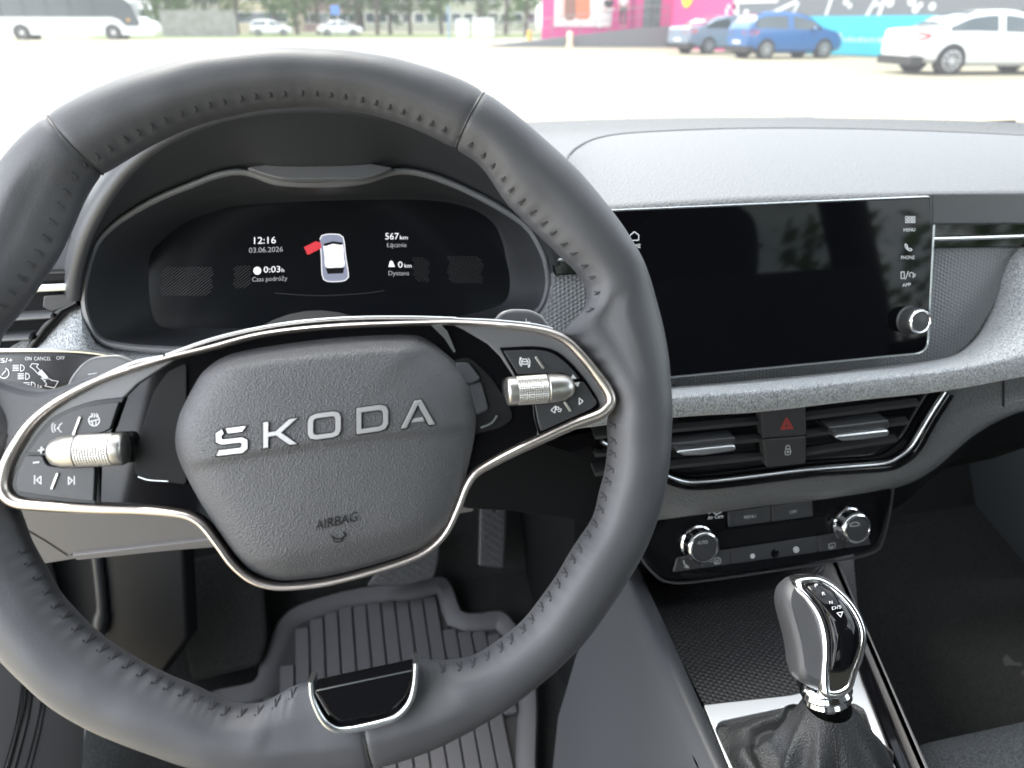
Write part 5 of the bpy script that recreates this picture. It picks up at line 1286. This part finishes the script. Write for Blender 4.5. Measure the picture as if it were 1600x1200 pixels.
# ---------------------------------------------------------------- pink shop and dark-and-turquoise building
def vplane(p, q, back=0):
    u = (q - p); u.z = 0; u.normalize(); pl = Pl(p, u, (0, 0, 1)); pl.o = pl.o - pl.n * back; return pl
M['pink'] = mat('pink_cladding', (.50, .045, .20), .5); M['wallgrey'] = mat('grey_render', (.14, .15, .16), .8); M['turq'] = mat('turquoise_panel', (.02, .40, .52), .5)
pA, pB = G(838, 73), G(1046, 74); A_ = vplane(pA, pB, 1.6)
shop = thing('pink_shop', (pA + pB) / 2, 'pink clad shop front with a poster, glass door and raised terrace', 'shop')
def pan(mb, pl, P, h0, h1): return mb.prism(pl, [pl.pab(x, y, h1) for x, y in P], h0, h1)
a0, a1 = A_.pab(846, 50)[0], A_.pab(1050, 50)[0]
mb = MB(); mb.prism(A_, [(a0, 0), (a1, 0), (a1, 5.5), (a0, 5.5)], -8, 0); mb.build('wall', M['pink'], shop, angle=0)
def rect(pl, u0, u1, z0, z1, h0, h1, m, nm, par, v=50):
    a, b = pl.pab(u0, v)[0], pl.pab(u1, v)[0]; return MB().prism(pl, [(a, z0), (b, z0), (b, z1), (a, z1)], h0, h1).build(nm, m, par, angle=0)
po = rect(A_, 866, 952, 1.0, 4.0, .01, .06, mat('poster_print', (.72, .62, .60), .6), 'poster', shop)
rect(A_, 873, 893, 1.4, 4.0, .06, .065, mat('poster_pale_shape', (.70, .42, .38), .6), 'poster_shape', po)
mb = MB(); a, b = A_.pab(897, 50)[0], A_.pab(922, 50)[0]; mb.prism(A_, rnd([(a, 1.35), (b, 1.35), (b - .1, 3.2), (a + .1, 3.4)], .3), .06, .068); mb.build('poster_shape', mat('poster_orange_shape', (.55, .16, .07), .6), po, angle=0)
mb = MB(); a, b = A_.pab(881, 50)[0], A_.pab(899, 50)[0]; mb.prism(A_, rnd([(a, 1.3), (b, 1.3), (b, 3.4), (a, 3.1)], .3), .068, .075); mb.build('poster_shape', mat('poster_brown_shape', (.22, .10, .07), .6), po, angle=0)
rect(A_, 1003, 1030, .95, 3.4, .01, .05, M['cglass'], 'glass_door', shop); rect(A_, 1016, 1018, .95, 3.4, .05, .08, M['tyre'], 'door_frame', shop)
rect(A_, 934, 940, .95, 4.2, .05, .12, M['whitep'], 'pilaster', shop); rect(A_, 985, 989, .95, 4.2, .05, .1, mat('dark_pink_trim', (.25, .03, .12), .5), 'pilaster', shop)
pC, pD = G(1047, 75), G(1137, 80); B_w = vplane(pC, pD, 0)
b0, b1 = 0, (pD - pC).length
mb = MB(); mb.prism(B_w, [(b0, 0), (b1, 0), (b1, 5.8), (b0, 5.8)], -7, 0); mb.build('side_wall', M['pink'], shop, angle=0)
mb = MB(); c_ = B_w.pab(1075, -6); mb.prism(B_w, [(c_[0] + .5 * math.cos(t), c_[1] + .5 * math.sin(t)) for t in [k * math.pi / 12 for k in range(24)]], 0, .05); mb.build('round_sign', mat('yellow_sign', (.85, .60, .02), .5), shop, angle=40)
# terrace ramp with railing
ramp = thing('access_ramp', (pA + pB) / 2, 'dark grey access ramp rising to the right along the pink shop, with thin railing', 'ramp')
Rp = vplane(G(758, 73.5), G(1046, 74), 0)
xa, xm, xe = Rp.pab(760, 70)[0], Rp.pab(960, 70)[0], Rp.pab(1046, 70)[0]
mb = MB(); mb.prism(Rp, [(xa, 0), (xe, 0), (xe, 1.02), (xm + 1.5, .95), (xa, .05)], -1.55, 0); mb.build('ramp_body', M['wallgrey'], ramp, angle=0)
mb = MB(); nps = 13; tops = []
for k in range(nps):
    a = xa + .5 + (xe - xa - .7) * k / (nps - 1); zb = .05 + (.97 - .05) * min(1, (a - xa) / (xm + 1.5 - xa)); mb.tube([Rp.pt(a, zb, -.1), Rp.pt(a, zb + 1.0, -.1)], .02, 6); tops.append(Rp.pt(a, zb + 1.0, -.1))
mb.tube(tops, .025, 6); mb.tube([p - Vector((0, 0, .45)) for p in tops], .015, 6); mb.build('railing', mat('railing_steel', (.2, .2, .21), .4, .6), ramp)
# building with graphic band
pE = G(1139, 80.5); pF = G(1700, 104); W2 = vplane(pE, pF, .3); wl_ = (pF - pE).length + 14
blk = thing('graphic_building', (pE + pF) / 2, 'long building with turquoise lower panels and a dark band of white graphics, behind the cars', 'building')
mb = MB(); mb.prism(W2, [(0, 0), (wl_, 0), (wl_, 5), (0, 5)], -9, 0); mb.build('wall', M['wallgrey'], blk, angle=0)
xt = W2.pab(1255, 60)[0]
tq = MB().prism(W2, [(xt, .05), (wl_, .05), (wl_, 1.42), (xt, 1.42)], 0, .04).build('turquoise_panel', M['turq'], blk, angle=0)
mb = MB(); random.seed(3); a = W2.pab(1318, 66)[0]
for k in range(14):
    wd = random.uniform(.10, .28); mb.prism(W2, [(a, .52), (a + wd, .52), (a + wd, .62 + .06 * (k % 2)), (a, .66)], .04, .045); a += wd + .06
mb.build('pale_lettering', mat('pale_turquoise', (.35, .62, .68), .5), tq, angle=0)
mb = MB()
def sw(P, wd):
    q = [W2.pab(x, y, .02) for x, y in P]
    for (x0, y0), (x1, y1) in zip(q, q[1:]):
        d = Vector((x1 - x0, y1 - y0)); n_ = Vector((-d.y, d.x)).normalized() * wd / 2
        mb.prism(W2, [(x0 + n_.x, y0 + n_.y), (x1 + n_.x, y1 + n_.y), (x1 - n_.x, y1 - n_.y), (x0 - n_.x, y0 - n_.y)], 0, .012)
S2 = M['whitep']
for P, wd in (([(1142,3),(1215,1)], .14), ([(1136,12),(1134,28)], .12), ([(1152,6),(1152,26)], .12), ([(1207,20),(1245,2)], .14), ([(1236,26),(1248,4)], .10), ([(1290,24),(1301,-8)], .12), ([(1352,28),(1370,-4)], .14), ([(1371,28),(1382,-2)], .14), ([(1362,10),(1392,0)], .10), ([(1137,8),(1158,30)], .10)): sw(P, wd)
for (u, v, r_) in ((1166,21,.16),(1240,26,.16),(1322,3,.12),(1328,9,.10),(1391,4,.16),(1425,2,.16),(1431,14,.14),(1457,10,.13),(1438,8,.10)):
    c_ = W2.pab(u, v); mb.prism(W2, [(c_[0] + r_ * math.cos(t), c_[1] + r_ * math.sin(t)) for t in [k * math.pi / 8 for k in range(16)]], 0, .012)
mb.build('white_graphics', S2, blk, angle=0)

# ---------------------------------------------------------------- people on the terrace
def person(px_, zb, label, shirt, trousers, hairc, face=0.0, tall=1.7):
    p = Rp.pt(Rp.pab(px_, 40)[0], zb, -.8); k = tall / 1.7
    t = thing('person', p, label, 'person')
    V = dict(pel=(0,0,.95), ch=(0,.02,1.30), nk=(0,.0,1.47), hd=(0,-.01,1.60), tp=(0,0,1.70), hl=(-.10,0,.90), kl=(-.11,.02,.50), al=(-.11,0,.08), fl=(-.12,-.16,.03), hr=(.10,0,.90), kr=(.12,-.06,.50), ar=(.13,.02,.08), fr=(.14,-.14,.03),
             sl=(-.19,0,1.40), el=(-.25,.03,1.12), wl=(-.22,-.08,.88), dl=(-.22,-.11,.79), sr=(.19,0,1.40), er=(.26,.0,1.13), wr=(.24,-.12,.90), dr=(.23,-.16,.82))
    E_ = [('pel','ch'),('ch','nk'),('nk','hd'),('hd','tp'),('pel','hl'),('hl','kl'),('kl','al'),('al','fl'),('pel','hr'),('hr','kr'),('kr','ar'),('ar','fr'),('ch','sl'),('sl','el'),('el','wl'),('wl','dl'),('ch','sr'),('sr','er'),('er','wr'),('wr','dr')]
    rad = dict(pel=.14, ch=.15, nk=.055, hd=.085, tp=.07, hl=.09, hr=.09, kl=.06, kr=.06, al=.04, ar=.04, fl=.035, fr=.035, sl=.06, sr=.06, el=.042, er=.042, wl=.028, wr=.028, dl=.03, dr=.03)
    def skin(nm, keys, m, par, grow=0):
        idx = {q: i for i, q in enumerate(keys)}; me = bpy.data.meshes.new(nm)
        me.from_pydata([tuple(c * k for c in V[q]) for q in keys], [(idx[a], idx[b]) for a, b in E_ if a in idx and b in idx], [])
        o = bpy.data.objects.new(nm, me); sc.collection.objects.link(o); o.parent = par
        bm = bmesh.new(); bm.from_mesh(me); bm.verts.layers.skin.new(); bm.to_mesh(me); bm.free()
        for q, i in idx.items(): me.skin_vertices[0].data[i].radius = ((rad[q] + grow) * k,) * 2
        me.skin_vertices[0].data[0].use_root = True
        md = o.modifiers.new('skin', 'SKIN'); md.use_smooth_shade = True; o.modifiers.new('sub', 'SUBSURF').levels = 2; o.modifiers['sub'].render_levels = 2
        me.materials.append(m); WL[o.name] = WL[par.name]; return o
    body = skin('body', list(V), mat('skin', (.45, .28, .20), .6), t)
    skin('top', ['pel','ch','sl','el','sr','er'], shirt, t, .016)
    skin('trousers', ['pel','hl','kl','al','hr','kr','ar'], trousers, t, .014)
    mb = MB(); mb.lathe(p + Vector((0, .015, 1.56 * k)), (0, 0, 1), [(.05, -.06), (.10, -.02), (.108, .06), (.09, .12), (.05, .155), (.001, .165)], 16); mb.build('hair', hairc, t)
    return t
dk = mat('dark_cloth', (.03, .03, .035), .9); lt = mat('pale_cloth', (.55, .55, .55), .9); hr = mat('dark_hair', (.02, .015, .012), .6)
person(974, .97, 'person in a pale top and dark trousers standing on the shop terrace', lt, dk, hr)
person(951, .93, 'person in dark clothes on the terrace beside the poster, left of the pale-topped person', dk, lt, hr, tall=1.62)
# bollards near the ramp
for u, v, lab, c_ in ((890, 74, 'small cream and orange post standing in front of the ramp', (.75, .62, .42)), (827, 68, 'small yellow post at the low end of the ramp', (.75, .50, .10))):
    p = G(u, v); mb = MB(); mb.lathe(p, (0, 0, 1), [(.20, 0), (.20, .12), (.15, .14), (.15, .70), (.11, .78), (.02, .80)], 16)
    o = mb.build('post', mat('post_paint', c_, .6), loc=p); tag(o, lab, 'post')

# ---------------------------------------------------------------- far edge: fence, containers, cars, buildings, trees
fp, fq = G(255, 57), G(372, 57); FP = vplane(fp, fq); fe = thing('board_fence', (fp + fq) / 2, 'grey board fence right behind the coach nose', 'fence')
fl_ = (fq - fp).length; mb = MB(); n_ = 60
for k in range(n_): mb.prism(FP, [(fl_ * k / n_, 0), (fl_ * (k + .93) / n_, 0), (fl_ * (k + .93) / n_, 2.3 + .05 * (k % 3)), (fl_ * k / n_, 2.3 + .05 * (k % 3))], 0, .03)
mb.build('boards', mat('weathered_boards', (.27, .27, .25), .85, var=((.19, .20, .17), 1.5, .35, .65)), fe, angle=0)
mb = MB(); mb.prism(FP, [(0, .4), (fl_, .4), (fl_, .5), (0, .5)], -.06, -.003); mb.prism(FP, [(0, 1.8), (fl_, 1.8), (fl_, 1.9), (0, 1.9)], -.06, -.003); mb.build('rails', M['wallgrey'], fe, angle=0)
for (u0, u1, v, h, lab) in ((712, 733, 57, 1.5, 'narrow white container standing at the far edge, left of the wider one'), (738, 772, 57, 1.6, 'wider white container at the far edge near the ramp')):
    p, q = G(u0, v), G(u1, v); pl_ = vplane(p, q); L_ = (q - p).length
    t = thing('white_container', (p + q) / 2, lab, 'container', 'white containers at the far edge'); mb = MB()
    mb.prism(pl_, [(0, 0), (L_, 0), (L_, h), (0, h)], -1.6, 0); mb.build('box_body', M['whitep'], t, angle=0)
    mb = MB(); mb.prism(pl_, [(-.05, h), (L_ + .05, h), (L_ + .05, h + .08), (-.05, h + .08)], -1.65, .05); mb.build('lid', M['plate'], t, angle=0)
make_car('white car parked far off under the trees, right of the board fence', M['whitep'], R(4), (404, 56), 4.2, 1.8, HATCH, .78, 3.32, .32, group='cars parked at the far edge', spokes=5)
make_car('white car far off under the trees, beside the blue sign', M['whitep'], R(4), (512, 56), 4.6, 1.8, SEDAN, .95, 3.6, .32, group='cars parked at the far edge', spokes=5)
p = G(527, 57); sg_ = thing('road_sign', p, 'small blue road sign on a post at the far edge', 'sign')
MB().tube([p, p + Vector((0, 0, 2.9))], .04, 8).build('pole', M['railing'] if 'railing' in M else M['wallgrey'], sg_)
mb = MB(); mb.box(p + Vector((0, -.06, 2.35)), (.8, .04, .8)); mb.build('sign_plate', mat('blue_sign', (.08, .20, .55), .5), sg_, angle=0)
p = G(702, 66); po_ = MB().lathe(p, (0, 0, 1), [(.06, 0), (.06, 2.2), (.02, 2.24)], 10).build('blue_post', mat('post_blue', (.15, .30, .45), .5), loc=p); tag(po_, 'thin blue-grey post standing alone before the grass strip', 'post')

def block(u0, u1, v, h, dep, col, label, nw, nf_):
    p, q = G(u0, v), G(u1, v); pl_ = vplane(p, q); L_ = (q - p).length
    t = thing('apartment_building', (p + q) / 2, label, 'building', 'apartment buildings behind the trees')
    MB().prism(pl_, [(0, 0), (L_, 0), (L_, h), (0, h)], -dep, 0).build('wall', mat('render_' + label.split()[0], col, .85), t, angle=0)
    MB().prism(pl_, [(-.4, h), (L_ + .4, h), (L_ + .4, h + .4), (-.4, h + .4)], -dep - .4, .4).build('roof', M['wallgrey'], t, angle=0)
    for j in range(nf_):
        for i in range(nw):
            a = L_ * (i + .5) / nw; z = 1.2 + j * 3
            w_ = MB().prism(pl_, [(a - .8, z), (a + .8, z), (a + .8, z + 1.5), (a - .8, z + 1.5)], .01, .07).build('window', M['plate'], t, angle=0)
            MB().prism(pl_, [(a - .7, z + .1), (a + .7, z + .1), (a + .7, z + 1.4), (a - .7, z + 1.4)], .07, .075).build('pane', M['cglass'], w_, angle=0)
block(352, 452, 50.5, 12, 10, (.40, .36, .25), 'cream apartment building behind the trees, right of the board fence', 7, 4)
block(455, 560, 49.5, 12, 10, (.30, .22, .20), 'pinkish apartment building between the cream and the pale green one', 7, 4)
block(570, 838, 49.5, 12, 10, (.33, .34, .26), 'pale greenish long apartment building behind the containers and the ramp', 14, 4)
block(60, 345, 49, 12, 10, (.28, .28, .24), 'grey-beige apartment building behind the coach', 14, 4)

M['leafA'] = mat('leaves_light', (.08, .16, .03), .8, var=((.05, .11, .02), 3, .4, .6)); M['leafB'] = mat('leaves_dark', (.03, .075, .02), .8, var=((.06, .11, .03), 3, .4, .6)); M['bark'] = mat('bark', (.09, .075, .06), .9, bump=('noise', 20, .6, .03))
def tree(u, v, h, cr_, base, label, seed, leaf):
    random.seed(seed); p = G(u, v); t = thing('tree', p, label, 'tree', 'trees along the far edge')
    mb = MB(); lean = Vector((random.uniform(-.4, .4), random.uniform(-.4, .4), 0))
    mb.tube([p, p + Vector((0, 0, h * .25)) + lean * .2, p + Vector((0, 0, h * .55)) + lean, p + Vector((0, 0, h * .85)) + lean * 1.4], [.24, .19, .12, .04], 8)
    limbs = []
    for k in range(7):
        a = random.uniform(0, 6.28); z = h * random.uniform(.22, .6); q = p + Vector((0, 0, z)) + lean * .6
        e_ = q + Vector((math.cos(a) * cr_ * .7, math.sin(a) * cr_ * .7, random.uniform(.3, 1.6))); mb.tube([q, (q + e_) / 2 + Vector((0, 0, .2)), e_], [.08, .06, .02], 5); limbs.append(e_)
    mb.build('trunk', M['bark'], t)
    mb = MB(); cl_ = []
    for k in range(44):
        a = random.uniform(0, 6.28); rr = cr_ * random.uniform(.15, 1) ** .6; z = random.uniform(base, h); f_ = math.sin(math.pi * min(1, max(.05, (z - base + .6) / (h - base + .9)))) ** .5
        cl_.append((p + lean + Vector((math.cos(a) * rr * f_, math.sin(a) * rr * f_, z)), random.uniform(.5, 1.05)))
    for c_, r_ in cl_ + [(e_, .6) for e_ in limbs]:
        for i in range(46):
            d = Vector((random.gauss(0, 1), random.gauss(0, 1), random.gauss(0, .8))).normalized() * r_ * random.uniform(.4, 1.1); s_ = random.uniform(.09, .2)
            n_ = Vector((random.gauss(0, 1), random.gauss(0, 1), random.gauss(0, 1))).normalized(); u_ = n_.orthogonal().normalized() * s_; v_ = n_.cross(u_)
            q = c_ + d; mb.add([q - u_, q - v_ * .6, q + u_, q + v_ * .6], [(0, 1, 2, 3)])
    mb.build('crown', leaf, t, angle=0)
TL = [(270,54,7,2.6,1.4,'A','bushy light tree at the left end of the board fence'),(465,54.5,7,2.4,.9,'A','low bushy tree before the pinkish building, left of the sign'),(610,54,7,2.4,1.2,'B','low dark tree between the two dark ones'),(285,53,8,2.6,2.4,'A','light green tree rising over the board fence behind the coach nose'),(328,54,9,2.2,3.0,'B','dark trunked tree at the right end of the board fence'),(372,54,8,2.4,2.0,'A','light green tree in front of the cream building'),
      (432,54,7,2.0,2.6,'A','small light green tree before the gap between cream and pinkish buildings'),(498,54,9,2.8,2.2,'A','broad light tree left of the blue sign'),(560,54.5,9,3.2,1.9,'B','dense dark tree with low foliage right of the blue sign'),
      (590,55,10,3.0,2.6,'B','dark tree with a thick trunk, the nearest of the row'),(641,54,9,2.6,2.8,'A','tree with a bare pale trunk left of the narrow white container'),(690,54,8,2.4,1.8,'A','pale bushy tree just left of the containers'),(790,55,9,3.0,1.2,'A','pale tree with low foliage between containers and ramp'),
      (822,56,9,2.2,2.4,'A','tall pale tree right beside the low end of the ramp'),(750,53.5,9,3.0,2.2,'B','dark tree rising behind the wider white container'),(225,53,9,3.0,2.0,'A','tree behind the windscreen of the coach')]
for i, (u, v, h, c_, b, lf, lab) in enumerate(TL): tree(u, v, h, c_, b, lab, 10 + i, M['leaf' + lf])

# leafy trees behind the car, one mass, seen in the screens and the chrome
random.seed(77); mb = MB()
for k in range(26):
    c_ = Vector((-16 + k * 1.4 + random.uniform(-.5, .5), -13 + random.uniform(-1.5, 1.5), random.uniform(1.2, 4.6)))
    for i in range(150):
        d = Vector((random.gauss(0, 1), random.gauss(0, .8), random.gauss(0, 1))).normalized() * random.uniform(.5, 1.7); s_ = random.uniform(.10, .24)
        n_ = Vector((random.gauss(0, 1), random.gauss(0, 1), random.gauss(0, 1))).normalized(); u_ = n_.orthogonal().normalized() * s_; v_ = n_.cross(u_)
        q = c_ + d; mb.add([q - u_, q - v_ * .6, q + u_, q + v_ * .6], [(0, 1, 2, 3)])
tm = mb.build('foliage', M['leafA'], angle=0, loc=(0, -13, 0)); tag(tm, 'mass of leafy greenery standing behind the car, faintly mirrored in the dark screens', 'foliage', kind='stuff')
